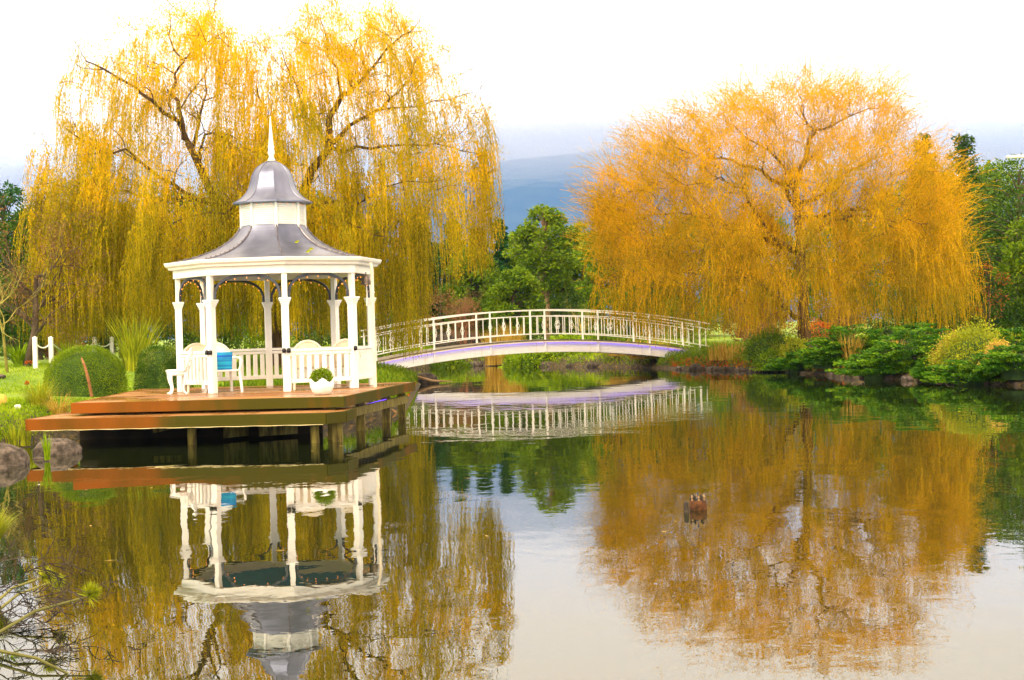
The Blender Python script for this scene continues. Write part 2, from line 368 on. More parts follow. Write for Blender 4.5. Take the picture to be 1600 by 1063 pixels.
# ------------------------------------------------------------------ deck
DZ, LZ = .74, .515
A = np.array([-7.62, 27.75]); Bc = np.array([-2.93, 27.25]); Cc = np.array([-2.15, 34.2]); Dc = np.array([-8.0, 34.7])
dk = thing('wooden_deck', 'wet brown timber deck on mossy piles carrying the white gazebo', 'deck', (-5.2, 31, 0))
def planks(name, q, z, parent, n, w=.03):
    """deck boards running left to right between the two side edges, with open joints"""
    mb = MB(); a, b, c, d = q
    for i in range(n):
        t0, t1 = i / n, (i + .93) / n
        pl = [a + (d - a) * t0, b + (c - b) * t0, b + (c - b) * t1, a + (d - a) * t1]
        mb.prism(pl, z - w, z + random.uniform(-.0015, .0015))
    return obj(name, mb, deckm, parent)
def board_mat():
    m, nt, bs = base_mat('weathered_wet_boards'); N, L = nt.nodes, nt.links
    g = N.new('ShaderNodeNewGeometry'); tc = N.new('ShaderNodeTexCoord'); mp = N.new('ShaderNodeMapping'); mp.inputs['Scale'].default_value = (.7, 9, 1)
    L.new(tc.outputs['Object'], mp.inputs['Vector']); n = N.new('ShaderNodeTexNoise'); n.inputs['Scale'].default_value = 2.5; n.inputs['Detail'].default_value = 8; L.new(mp.outputs[0], n.inputs['Vector'])
    mx = N.new('ShaderNodeMix'); mx.inputs[0].default_value = .55; L.new(g.outputs['Random Per Island'], mx.inputs[2]); L.new(n.outputs['Fac'], mx.inputs[3])
    cr = N.new('ShaderNodeValToRGB'); e = cr.color_ramp.elements; e[0].position = .15; e[0].color = (.13, .045, .012, 1); e[1].position = .85; e[1].color = (.46, .25, .08, 1); k = e.new(.5); k.color = (.25, .10, .022, 1); bs.inputs['Specular IOR Level'].default_value = .35
    L.new(mx.outputs[0], cr.inputs['Fac']); L.new(cr.outputs[0], bs.inputs['Base Color'])
    n2 = N.new('ShaderNodeTexNoise'); n2.inputs['Scale'].default_value = 1.1; n2.inputs['Detail'].default_value = 3; L.new(tc.outputs['Object'], n2.inputs['Vector'])
    mr = N.new('ShaderNodeMapRange'); mr.inputs[1].default_value = .4; mr.inputs[2].default_value = .62; mr.inputs[3].default_value = .10; mr.inputs[4].default_value = .55; L.new(n2.outputs['Fac'], mr.inputs[0]); L.new(mr.outputs[0], bs.inputs['Roughness'])
    bu = N.new('ShaderNodeBump'); bu.inputs['Strength'].default_value = .35; bu.inputs['Distance'].default_value = .01; L.new(n.outputs['Fac'], bu.inputs['Height']); L.new(bu.outputs[0], bs.inputs['Normal'])
    return m
deckm = board_mat()
planks('deck_boards', [A, Bc, Cc, Dc], DZ, dk, 44)
def fas(a, b, z0, z1, t=.05):
    return MB().beam((a[0], a[1], (z0 + z1) / 2), (b[0], b[1], (z0 + z1) / 2), t, z1 - z0)
for p, q in ((A, Bc), (Bc, Cc), (A, Dc)):
    dd = (q - p) / np.linalg.norm(q - p); nn = np.array([dd[1], -dd[0]])
    if np.dot(nn, (p + q) / 2 - np.array([-5.2, 31])) < 0: nn = -nn
    e = .026; obj('fascia', fas(p + nn * e - dd * (.05 if p is A and q is Bc else 0), q + nn * e + dd * (.05 if q is Bc else 0), DZ - .18, DZ + .004), fasm, dk, bevel=.006)
mb = MB()
for t in np.linspace(.06, .94, 9):
    p = A + (Bc - A) * t; q = Dc + (Cc - Dc) * t; mb.beam((p[0], p[1] + .1, DZ - .11), (q[0], q[1] - .1, DZ - .11), .05, .14)
obj('joists', mb, pilem, dk)
# lower bearer along the right side and piles
dirR = unit(Cc - Bc); inR = np.array([-dirR[1], dirR[0]])
s0 = Bc + inR * .12; s1 = Cc + inR * .12
obj('bearer', MB().beam((s0[0], s0[1] + .1, .40), (s1[0], s1[1] - .5, .40), .07, .16), pilem, dk)
for t in (.03, .36, .72, .97):
    p = Bc + (Cc - Bc) * t + inR * .22; obj('pile', MB().box((p[0], p[1], -.1), (.16, .16, 1.3)), pilem, dk)
for t in (.12, .42, .66):
    for s in (.35,):
        p = A + (Bc - A) * t + (Dc - A) * s; obj('pile', MB().box((p[0], p[1], -.1), (.15, .15, 1.3)), pilem, dk)
def board_panel(x0, x1, D):
    p, q = P(x0, 690, D), P(x1, 690, D + .5); mb = MB(); n = 5
    for i in range(n):
        a = p + (q - p) * (i / n); b = p + (q - p) * ((i + .95) / n); c = (a + b) / 2
        mb.beam((a[0], a[1], .23), (b[0], b[1], .23), .03, .36)
    obj('skirt_boards', mb, pilem, dk)
obj('underdeck_shade_board', MB().box((-5.75, 29.3, .2), (4.5, .08, .70), -.06), mat('underdeck_shade_dark', (.012, .009, .005), (.035, .025, .010), 3, .8), dk)  # dark board added to stand for the shade under the deck
board_panel(350, 388, 27.9); board_panel(405, 465, 28.1)
obj('led_strip', MB().tube([(Bc[0] + .10, 29.6, .455), (Cc[0] - .42, 32.3, .455)], .018, 6), purple, dk)
# lower platform
La = np.array([-8.2, 27.0]); Lb = np.array([-3.10, 26.35]); Lc = np.array([-2.86, 26.75]); Ld = np.array([-2.80, 27.9]); Le = np.array([-8.10, 29.6])
lp = thing('lower_landing', 'low orange timber landing just above the water in front of the deck', 'platform', (-5.6, 26.9, 0))
mb = MB(); n = 12
for i in range(n):
    t0, t1 = i / n, (i + .93) / n
    l0, l1 = La + (Le - La) * t0 * .9, La + (Le - La) * t1 * .9
    r0, r1 = Lb + (np.array([-3.0, 28.0]) - Lb) * t0, Lb + (np.array([-3.0, 28.0]) - Lb) * t1
    mb.prism([l0, r0, r1, l1], LZ - .03, LZ + random.uniform(-.002, .002))
mb.prism([Lb + (.02, 0), Lc, Ld, (-3.0, 28.0)], LZ - .031, LZ - .001)
obj('landing_boards', mb, deckm, lp)
obj('fascia', fas(La + (0, -.03), Lb + (0, -.03), LZ - .185, LZ + .004), fasm, lp, bevel=.006)
obj('fascia', fas(Lb + (.0, -.03), Lc + (.03, .0), LZ - .185, LZ + .003), fasm, lp, bevel=.006)
obj('fascia', fas(Lc + (.03, .03), Ld + (.03, 0), LZ - .185, LZ + .002), fasm, lp)
obj('fascia', fas(La + (-.03, .0), Le + (-.03, 0), LZ - .185, LZ + .002), fasm, lp)
obj('foam_edge', MB().tube([(La[0] + (Lb[0] - La[0]) * t, La[1] + (Lb[1] - La[1]) * t - .05, LZ - .19 + .004 * math.sin(t * 60)) for t in np.linspace(.01, .99, 40)], .007, 4), mat('pale_drip_edge', (.62, .5, .2), (.75, .66, .4), 20, .5), lp)
for x in (492, 300):
    p = P(x, 690, 26.75 if x > 400 else 27.2); obj('pile', MB().box((p[0], p[1], -.1), (.13, .13, .95)), pilem, lp)
obj('pile', MB().box((-2.98, 26.9, -.1), (.16, .16, .95)), pilem, lp)
obj('cross_brace', MB().beam((-6.2, 27.5, .25), (-5.9, 28.2, .3), .05, .1), pilem, lp)

# ------------------------------------------------------------------ gazebo
CX, CY = -4.77, 32.4
V0 = math.radians(13.5)
def vx(k, R, off=0):                     # k: 0 front post (pixel 445), +1 goes to the right
    q = V0 + (k + off) * PI / 4
    return np.array([CX + R * math.sin(q), CY - R * math.cos(q)])
gz_ = thing('gazebo', 'white octagonal gazebo with grey bell roof and cupola on the deck', 'gazebo', (CX, CY, DZ))
RP = 1.93
def ring(mb, Ro, Ri, z0, z1):
    vs = []; fs = []
    for k in range(8):
        for R, z in ((Ro, z0), (Ro, z1), (Ri, z1), (Ri, z0)):
            p = vx(k, R); vs.append((p[0], p[1], z))
    for k in range(8):
        a, b = k * 4, ((k + 1) % 8) * 4
        for j in range(4):
            fs.append((a + j, b + j, b + (j + 1) % 4, a + (j + 1) % 4))
    return mb.add(vs, fs)
def oct_prof(mb, prof, steps=1):
    vs = []; fs = []
    for R, z in prof:
        for k in range(8): p = vx(k, R); vs.append((p[0], p[1], z))
    for i in range(len(prof) - 1):
        for k in range(8): fs.append((i * 8 + k, i * 8 + (k + 1) % 8, (i + 1) * 8 + (k + 1) % 8, (i + 1) * 8 + k))
    return mb.add(vs, fs)
obj('eave_beam', ring(MB(), 2.02, 1.86, 3.0, 3.20), white, gz_, bevel=.006)
mb = MB(); oct_prof(mb, [(2.03, 3.16), (2.10, 3.17), (2.12, 3.21), (2.17, 3.24), (2.19, 3.29), (2.19, 3.31), (2.14, 3.31), (2.12, 3.26), (1.9, 3.25)])
obj('gutter', mb, white, gz_)
obj('ceiling', ring(MB(), 1.95, .02, 3.195, 3.215), ceilm, gz_)
def smooth_prof(pts, n):
    pts = np.array(pts); t = np.r_[0, np.cumsum(np.hypot(*np.diff(pts, axis=0).T))]; tt = np.linspace(0, t[-1], n)
    a = np.interp(tt, t, pts[:, 0]); b = np.interp(tt, t, pts[:, 1])
    for _ in range(3):
        a[1:-1] = (a[:-2] + 2 * a[1:-1] + a[2:]) / 4; b[1:-1] = (b[:-2] + 2 * b[1:-1] + b[2:]) / 4
    return list(zip(a, b))
mainp = smooth_prof([(2.14, 3.29), (1.86, 3.34), (1.54, 3.42), (1.22, 3.53), (.99, 3.65), (.81, 3.79), (.70, 3.92), (.645, 4.03)], 26)
ro = obj('roof', oct_prof(MB(), mainp), roofm, gz_)
bellp = smooth_prof([(.80, 4.50), (.66, 4.57), (.54, 4.68), (.47, 4.80), (.43, 4.93), (.40, 5.07), (.34, 5.18), (.24, 5.27), (.12, 5.33), (.03, 5.36)], 26)
br = obj('cupola_roof', oct_prof(MB(), bellp), roofm, gz_)
obj('cupola_eave', ring(MB(), .80, .60, 4.475, 4.505), roofm, br)
for k in range(8):
    mb = MB(); mb.tube([(*vx(k, R + .004), z + .006) for R, z in mainp], .016, 5)
    for R, z in mainp[2:-1:2]: p = vx(k, R + .012); mb.lathe([(.013, 0), (.013, .018), (.004, .026)], (p[0], p[1], z + .012), 6)
    obj('ridge_cap', mb, seamm, ro)
    obj('ridge_cap', MB().tube([(*vx(k, R + .002), z + .002) for R, z in bellp], .008, 5), roofm, br)
# cupola: louvred sides between corner strips
cp = obj('cupola', ring(MB(), .625, .55, 3.96, 4.49), white, gz_)
mb = MB()
for k in range(8):
    a, b = vx(k, .632), vx(k + 1, .632); a2, b2 = a + (b - a) * .1, a + (b - a) * .9
    for z in np.arange(4.05, 4.44, .042): mb.beam((a2[0], a2[1], z), (b2[0], b2[1], z), .045, .016)
obj('louvres', mb, white, cp)
for k in range(8):
    p = vx(k, .645); obj('corner_strip', MB().beam((p[0], p[1], 3.97), (p[0], p[1], 4.485), .045, .045, (math.sin(V0 + k * PI / 4), -math.cos(V0 + k * PI / 4), 0)), white, cp)
# finial
obj('finial', MB().lathe([(.05, 5.33), (.085, 5.36), (.06, 5.40), (.045, 5.44), (.06, 5.47), (.072, 5.52), (.062, 5.57), (.055, 5.60), (.066, 5.63), (.05, 5.68), (.034, 5.9), (.018, 6.1), (.006, 6.26)], (CX, CY, 0), 14), white, gz_, smooth=True)
# posts with moulded capitals
for k in range(8):
    p = vx(k, RP); rz = V0 + k * PI / 4
    po = obj('post', MB().box((p[0], p[1], (DZ + 2.42) / 2), (.134, .134, 2.42 - DZ), rz), white, gz_, bevel=.008)
    obj('upper_post', MB().box((p[0], p[1], 2.78), (.10, .10, .56), rz), white, po, bevel=.006)
    mb = MB(); 
    for w, z0, z1 in ((.152, 2.40, 2.43), (.172, 2.43, 2.465), (.20, 2.465, 2.50), (.225, 2.50, 2.535)): mb.box((p[0], p[1], (z0 + z1) / 2), (w, w, z1 - z0 - .0005), rz)
    obj('capital', mb, white, po, bevel=.004)
# dark arches between the posts
archpts = {}
for k in range(8):
    a, b = vx(k, RP), vx(k + 1, RP); d = unit(b - a); a = a + d * .09; b = b - d * .09; pts = []
    for t in np.linspace(0, PI, 21):
        s = .5 - .5 * math.copysign(abs(math.cos(t)) ** .85, math.cos(t)); z = 2.54 + .455 * math.sin(t) ** .75
        q = a + (b - a) * s; pts.append((q[0], q[1], z))
    archpts[k] = pts
    mb = MB(); 
    for i in range(20): mb.beam(pts[i], tuple(np.array(pts[i + 1]) + (np.array(pts[i + 1]) - np.array(pts[i])) * .05), .035, .045)
    obj('arch', mb, darkm, gz_)
# rails
def rail(k, solid=False):
    a, b = vx(k, RP), vx(k + 1, RP); d = unit(b - a); a = a + d * .078; b = b - d * .078; rz = math.atan2(d[1], d[0])
    mb = MB(); mb.beam((*a, 1.525), (*b, 1.525), .085, .05); mb.beam((*a, 1.46), (*b, 1.46), .04, .06); mb.beam((*a, .935), (*b, .935), .045, .08)
    r = obj('railing', mb, white, gz_, bevel=.004)
    if solid:
        c = (a + b) / 2; obj('panel', MB().box((c[0], c[1], 1.205), (np.linalg.norm(b - a) - .004, .03, .53), rz), white, r)
        return
    n = 8
    for i in range(n):
        c = a + (b - a) * ((i + .5) / n); obj('picket', MB().box((c[0], c[1], 1.2), (.088, .024, .45), rz), white, r)
for k in (0, 2, 3, 4, 5, 6): rail(k)
rail(1, True)
for k, s in ((-1, (-1, 1)), (0, (-1, 1)), (1, (-1,))):
    for q in s:
        p = vx(k, RP + .09); tz = V0 + k * PI / 4; tx = np.array([math.cos(tz), math.sin(tz)]) * .045 * q
        obj('spot_lamp', MB().lathe([(.035, -.04), (.04, 0), (.035, .04), (.015, .05)], (p[0] + tx[0], p[1] + tx[1] - .01, 1.52), 12), blackm, gz_, smooth=True)
p = P(583, 500, 31.6)
mb = MB(); mb.tube([(p[0], p[1], DZ), (p[0], p[1], 3.0), (p[0] - .02, p[1], 3.2)], .033, 8)
for z in (1.4, 2.6): mb.lathe([(.042, 0), (.042, .03)], (p[0], p[1], z), 8)
obj('downpipe', mb, cream, gz_)
# string lights
sl = thing('string_lights', 'string of small warm bulbs clipped along the dark gazebo arches', 'string lights', (CX, CY, 2.5))
mb = MB()
for k in range(8): mb.tube([np.array(q) + (0, 0, -.03) for q in archpts[k]], .004, 3)
obj('cupola_wire', ring(MB(), .645, .640, 4.455, 4.462), darkm, sl)
obj('wire', mb, darkm, sl)
bm0 = MB().lathe([(.003, -.018), (.011, -.008), (.009, .004), (.004, .010)], (0, 0, 0), 6)
bulbs = []
for k in range(8):
    for i in (2, 4, 6, 8, 10, 12, 14, 16, 18): bulbs.append(np.array(archpts[k][i]) + (0, 0, -.055))
    for t in (.2, .5, .8): a, b = vx(k, .65), vx(k + 1, .65); c = a + (b - a) * t; bulbs.append(np.array([c[0], c[1], 4.44]))
b0 = None
for q in bulbs:
    if b0 is None: b0 = obj('bulb', bm0, bulbm); b0.parent = sl; o = b0
    else: o = b0.copy(); C.objects.link(o); o.parent = sl
    o.location = [float(v) for v in (q - np.array([CX, CY, 2.5]))]
# bell
q = P(571.5, 437, 31.7); zt = 2.95
be = thing('hanging_bell', 'small bronze bell hanging under the right side of the gazebo eave', 'bell', (q[0], q[1], q[2]))
obj('bell_cup', MB().lathe([(.118, -.10), (.112, -.09), (.085, -.02), (.072, .05), (.055, .08), (.015, .095)], (q[0], q[1], q[2]), 16), bronze, be, smooth=True)
obj('hanger', MB().tube([(q[0], q[1], q[2] + .09), (q[0], q[1], 3.02)], .012, 6), darkm, be)
obj('bell_rope', MB().tube([(q[0], q[1], q[2] - .06), (q[0] + .01, q[1], q[2] - .3), (q[0], q[1], q[2] - .52)], [.012, .012, .018], 6), white, be)

# ------------------------------------------------------------------ chairs
def resin_chair(label, loc, rz, m=cream):
    t = thing('garden_armchair', label, 'chair', (0, 0, 0), 'resin armchairs in the gazebo')
    w = .27
    obj('seat', MB().box((0, 0, .42), (.5, .48, .035)), m, t, bevel=.012)
    for sx in (-1, 1):
        obj('leg', MB().tube([(sx * .28, -.25, 0), (sx * .25, -.21, .42)], [.026, .032], 6), m, t)
        obj('leg', MB().tube([(sx * .27, .27, 0), (sx * .24, .22, .42)], [.026, .032], 6), m, t)
        obj('armrest', MB().tube([(sx * .25, -.2, .42), (sx * .29, -.24, .62), (sx * .30, -.10, .66), (sx * .30, .1, .67), (sx * .27, .25, .68)], [.022, .022, .03, .03, .02], 6), m, t)
    # arched back with an outer frame
    arc = [(-w - .01, .24, .40)] + [(-(w + .03) * math.cos(a), .25 + .09, .62 + .33 * math.sin(a)) for a in np.linspace(0, PI, 15)] + [(w + .01, .24, .40)]
    obj('back_frame', MB().tube(arc, .027, 6), m, t, smooth=True)
    vs, fs = [], []
    N_ = 14
    for sgn in (0, 1):
        for i in range(N_ + 1):
            a = PI * i / N_; x = -w * math.cos(a)
            vs += [(x, .25 + .02 * sgn, .44), (x, .33 + .02 * sgn, .62 + .31 * math.sin(a))]
    o_ = 2 * (N_ + 1)
    for i in range(N_): fs += [(2 * i, 2 * i + 2, 2 * i + 3, 2 * i + 1), (o_ + 2 * i, o_ + 2 * i + 1, o_ + 2 * i + 3, o_ + 2 * i + 2), (2 * i + 1, 2 * i + 3, o_ + 2 * i + 3, o_ + 2 * i + 1)]
    obj('backrest', MB().add(vs, fs), m, t)
    t.location = loc; t.rotation_euler = (0, 0, rz)
    return t
# chairs stand with their backs towards the viewer's right
p = P(480, 600, 31.6); resin_chair('cream armchair with arched back between the front post and the white pot', (p[0], 31.45, DZ), PI + .25)
p = P(528, 600, 31.9); resin_chair('cream armchair with arched back beside the solid white rail panel', (p[0] + .02, 32.0, DZ), PI + .5)
p = P(305, 600, 31.6); resin_chair('cream armchair at the left gazebo posts, behind the cast metal chair', (p[0] + .02, 32.0, DZ), .35)
p = P(349, 600, 31.3); cc = resin_chair('white armchair holding the blue striped cushion', (p[0] + .02, 31.2, DZ), .55, white)
cu = MB(); n_ = 9
P0 = np.array([p[0] - .0, 31.12, DZ + .60]); 
vs, fs = [], []
for i in range(n_):
    for j in range(n_):
        u, v = i / (n_ - 1) * 2 - 1, j / (n_ - 1) * 2 - 1; th = .07 * (1 - u ** 4) * (1 - v ** 4) + .008
        for sg in (-1, 1): vs.append((P0[0] + u * .21, P0[1] + sg * th + v * .05, P0[2] + v * .18))
for i in range(n_ - 1):
    for j in range(n_ - 1):
        a, b, c, d = [2 * (i * n_ + j), 2 * ((i + 1) * n_ + j), 2 * ((i + 1) * n_ + j + 1), 2 * (i * n_ + j + 1)]
        fs += [(a, b, c, d), (d + 1, c + 1, b + 1, a + 1)]
for i in range(n_ - 1):
    for (a, b) in ((2 * (i * n_), 2 * ((i + 1) * n_)), (2 * ((i + 1) * n_ + n_ - 1), 2 * (i * n_ + n_ - 1)), (2 * (i + 1), 2 * i), (2 * ((n_ - 1) * n_ + i), 2 * ((n_ - 1) * n_ + i + 1))): fs.append((a, a + 1, b + 1, b))
cu.add(vs, fs); o = obj('cushion', cu, bluef, None, smooth=True, loc=P0); tag(o, 'blue and turquoise striped cushion standing on the white armchair', 'cushion')
# ornate cast metal chair on the deck outside the left post
q = G(277, 616, DZ); ox, oy = q[0], q[1]
cm = thing('cast_metal_chair', 'ornate white cast metal chair with curved legs at the left end of the deck', 'chair', (ox, oy, DZ))
obj('seat', MB().lathe([(.19, .43), (.215, .44), (.215, .465), (.19, .475)], (ox, oy, DZ), 18), castw, cm)
obj('apron', MB().lathe([(.175, .36), (.195, .38), (.20, .43)], (ox, oy, DZ), 18, cap=False), castw, cm)
for i in range(4):
    a = PI / 4 + i * PI / 2 + .35; c, s = math.cos(a), math.sin(a)
    pr = [(.18, .42), (.20, .34), (.185, .25), (.15, .16), (.145, .09), (.17, .04), (.215, .012), (.235, .018)]
    obj('leg', MB().tube([(ox + r * c, oy + r * s, DZ + z) for r, z in pr], [.035, .034, .028, .02, .018, .018, .022, .016], 8), castw, cm, smooth=True)
# scrolled back on the right hand side
mb = MB(); bx = ox + .19
for s in (-1, 1): mb.tube([(bx, oy + s * .15, DZ + .44), (bx + .05, oy + s * .18, DZ + .62), (bx + .09, oy + s * .13, DZ + .80), (bx + .10, oy, DZ + .88)], .02, 7)
for s in (-1, 0, 1): mb.tube([(bx, oy + s * .07, DZ + .46), (bx + .05, oy + s * .10, DZ + .64), (bx + .09, oy + s * .05, DZ + .84)], .014, 6)
for z, r in ((.58, .06), (.70, .07)):
    mb.tube([(bx + .05 + (z - .6) * .3, oy + r * math.cos(t), DZ + z + r * math.sin(t)) for t in np.linspace(0, 2 * PI, 13)], .013, 5, cap=False)
obj('backrest', mb, castw, cm, smooth=True)
# pot with shrub
q = G(501, 617.5, DZ)
pt = thing('scalloped_planter', 'white scalloped bowl planter with a clipped green shrub on the deck edge', 'planter', (q[0], q[1] + .18, DZ))
vs, fs = [], []; n = 40; prof = [(.10, 0), (.13, .01), (.175, .06), (.205, .14), (.21, .22), (.195, .215), (.18, .12), (.02, .12)]
for i, (r, z) in enumerate(prof):
    for j in range(n):
        a = 2 * PI * j / n; lob = .5 + .5 * math.cos(a * 5 + .6); zz = z + (.075 * lob if i in (4, 5) else 0); rr = r * (1 + .06 * lob * (z / .22))
        vs.append((q[0] + rr * math.cos(a), q[1] + .18 + rr * math.sin(a), DZ + zz))
fs = [(i * n + j, i * n + (j + 1) % n, (i + 1) * n + (j + 1) % n, (i + 1) * n + j) for i in range(len(prof) - 1) for j in range(n)] + [tuple(range(n - 1, -1, -1))]
obj('bowl', MB().add(vs, fs), castw, pt, smooth=True)
c = np.array([q[0], q[1] + .18, DZ + .24]); n = 1500
dv = unit(rng.normal(size=(n, 3))); dv[:, 2] = np.abs(dv[:, 2]); pp = c + dv * np.array([.22, .2, .24]) * rng.uniform(.6, 1.03, (n, 1))
quads_obj('shrub', leaves(pp, .045, .02, dv, .8), L_TOP, pt)

# ------------------------------------------------------------------ bridge
BA = P(752, 540, 63.9); BB = P(1068, 540, 67.7)
bd = (BB - BA)[:2]; bd /= np.linalg.norm(bd); bn = np.array([-bd[1], bd[0]])
cpt = P(843, 540, 65.2)[:2]
s_mid = np.dot(cpt - BA[:2], bd); BM = BA[:2] + bd * s_mid
def bz(s): return 1.29 - .0122 * s * s
SL, SRt = -7.3, 7.9
bg = thing('footbridge', 'long arched white footbridge with metal railings crossing the pond', 'bridge', (BM[0], BM[1], 0))
def bp(s, off, z): q = BM + bd * s + bn * off; return np.array([q[0], q[1], z])
ss = np.linspace(SL, SRt, 49)
def strip(off0, off1, dz0, dz1, s_a=SL, s_b=SRt, n=48):
    mb = MB(); vs = []; fs = []; S = np.linspace(s_a, s_b, n + 1)
    for s in S:
        z = bz(s); vs += [bp(s, off0, z + dz0), bp(s, off1, z + dz0), bp(s, off1, z + dz1), bp(s, off0, z + dz1)]
    for i in range(n):
        for j in range(4): a, b = i * 4 + j, i * 4 + (j + 1) % 4; fs.append((a, b, b + 4, a + 4))
    fs += [(0, 3, 2, 1), (4 * n, 4 * n + 1, 4 * n + 2, 4 * n + 3)]
    return mb.add(vs, fs)
BW = 1.35
obj('arch_beam', strip(.0, .08, -.45, -.012), white, bg); obj('arch_beam', strip(BW - .08, BW, -.45, -.012), white, bg)
obj('walkway', strip(-.10, BW + .10, .0, .06), mat('grey_bridge_boards', (.10, .08, .06), (.2, .17, .12), 5, .7, .2, 20), bg)
obj('walkway_edge', strip(-.10, -.085, -.05, -.001), cream, bg)
obj('led_strip', strip(-.065, -.035, -.028, -.006), emis('violet_rope_light', (.20, .08, 1.0), 3.4), bg)
for s in np.arange(SL + 1.0, SRt, 2.42): obj('beam_joint', MB().beam(bp(s + 1.2, -.005, bz(s + 1.2) - .43), bp(s + 1.2, -.005, bz(s + 1.2) - .03), .012, .02, (bn[0], bn[1], 0)), cream, bg)
k0 = np.dot(P(847, 500, 65.2)[:2] - BM, bd)
posts = [k0 + i * 2.42 for i in range(-3, 4)]
for off, nm in ((-.03, 'front'), (BW + .03, 'back')):
    rl = None
    for hz_, w, nn_ in ((1.27, .048, 'railing'), (1.03, .034, 'middle_rail'), (.30, .034, 'lower_rail')):
        mb = MB()
        for a, b in zip(ss[:-1], ss[1:]): mb.beam(bp(a, off, bz(a) + hz_), bp(b + .004, off, bz(b) + hz_), w, w)
        q = obj(nn_, mb, white, rl or bg); rl = rl or q
    for s in posts:
        zb = -.42 if nm == 'front' else .0
        obj('railing_post', MB().beam(bp(s, off - .01, bz(s) + zb), bp(s, off - .01, bz(s) + 1.25), .058, .058, (bn[0], bn[1], 0)), white, rl)
    for s in [posts[0] - 2.42] + posts:
        mb = MB(); mo = MB()
        for i in range(1, 8):
            q = s + 2.42 * i / 8
            if q < SL or q > SRt: continue
            mb.beam(bp(q, off, bz(q) + .30), bp(q, off, bz(q) + 1.03), .023, .023, (bn[0], bn[1], 0))
            if i in (2, 4):
                for rr, hh in ((.075, .66), (.045, .78), (.045, .54)):
                    mo.tube([bp(q + rr * math.cos(t), off - .02, bz(q) + hh + rr * 1.15 * math.sin(t)) for t in np.linspace(0, 2 * PI, 13)], .010, 4, cap=False)
        if mb.n: obj('baluster_panel', mb, white, rl)
        if mo.n: obj('scroll_ornament', mo, white, rl)

# ------------------------------------------------------------------ vegetation generators
def perp(d):
    a = np.cross(d, (0, 0, 1)); 
    if np.linalg.norm(a) < .1: a = np.array([1., 0, 0])
    return a / np.linalg.norm(a)
def grow(mb, p, d, L, r, lev, out, trop=.15, wob=.25, kids=(3, 5), ang=.8, shrink=.62, n=5, sides=5):
    pts = [p]; rad = [r]; q = p.copy(); d = d / np.linalg.norm(d)
    for i in range(n):
        d = d + rng.normal(0, wob, 3) * .6; d[2] += trop; d /= np.linalg.norm(d); q = q + d * L / n
        pts.append(q); rad.append(r * (1 - .75 * (i + 1) / n)); out.append((q.copy(), d.copy(), lev, r))
    mb.tube(pts, rad, sides if lev > 1 else 3)
    if lev > 0:
        for _ in range(random.randint(*kids)):
            i = random.randint(1, n); b = pts[i]; a = unit(rng.normal(size=3)); a -= d * np.dot(a, d); a = unit(a)
            dd = unit(d * math.cos(ang) + a * math.sin(ang) * random.uniform(.6, 1.3))
            grow(mb, b, dd, L * shrink * random.uniform(.7, 1.2), max(rad[i] * .7, .004), lev - 1, out, trop, wob, kids, ang, shrink, n, sides)
def bare_tree(name, label, base, h, r, m, group=None, lev=3, trop=.12, spread=.8, twigleaf=None, nl=0, forks=4, lo=.3, cat='tree'):
    t = thing(name, label, cat, base, group); mt = MB(); out = []
    top = base + np.array([random.uniform(-.1, .1) * h, 0, h * .55]); mid = base + (top - base) * .5 + rng.normal(0, .03, 3) * h
    mt.tube([base - (0, 0, .2), mid, top], [r, r * .8, r * .45], 8)
    obj('trunk', mt, m, t, smooth=True); mc = MB()
    for i in range(forks * 3):
        f = random.uniform(lo, 1); b = base + (mid - base) * min(f * 2, 1) + (top - mid) * max(f * 2 - 1, 0)
        a = random.uniform(0, 2 * PI); dd = np.array([math.cos(a) * spread, math.sin(a) * spread, .7])
        grow(mc, b, dd, h * .38 * random.uniform(.7, 1.15), r * .42, lev, out, trop, .35, (3, 4), .7, .62)
    obj('branches', mc, m, t)
    if twigleaf and nl:
        pts = np.array([o[0] for o in out if o[2] <= 1]); k = rng.integers(0, len(pts), nl)
        quads_obj('foliage', leaves(pts[k] + rng.normal(0, h * .03, (nl, 3)), h * .02, h * .006), twigleaf, t)
    return t
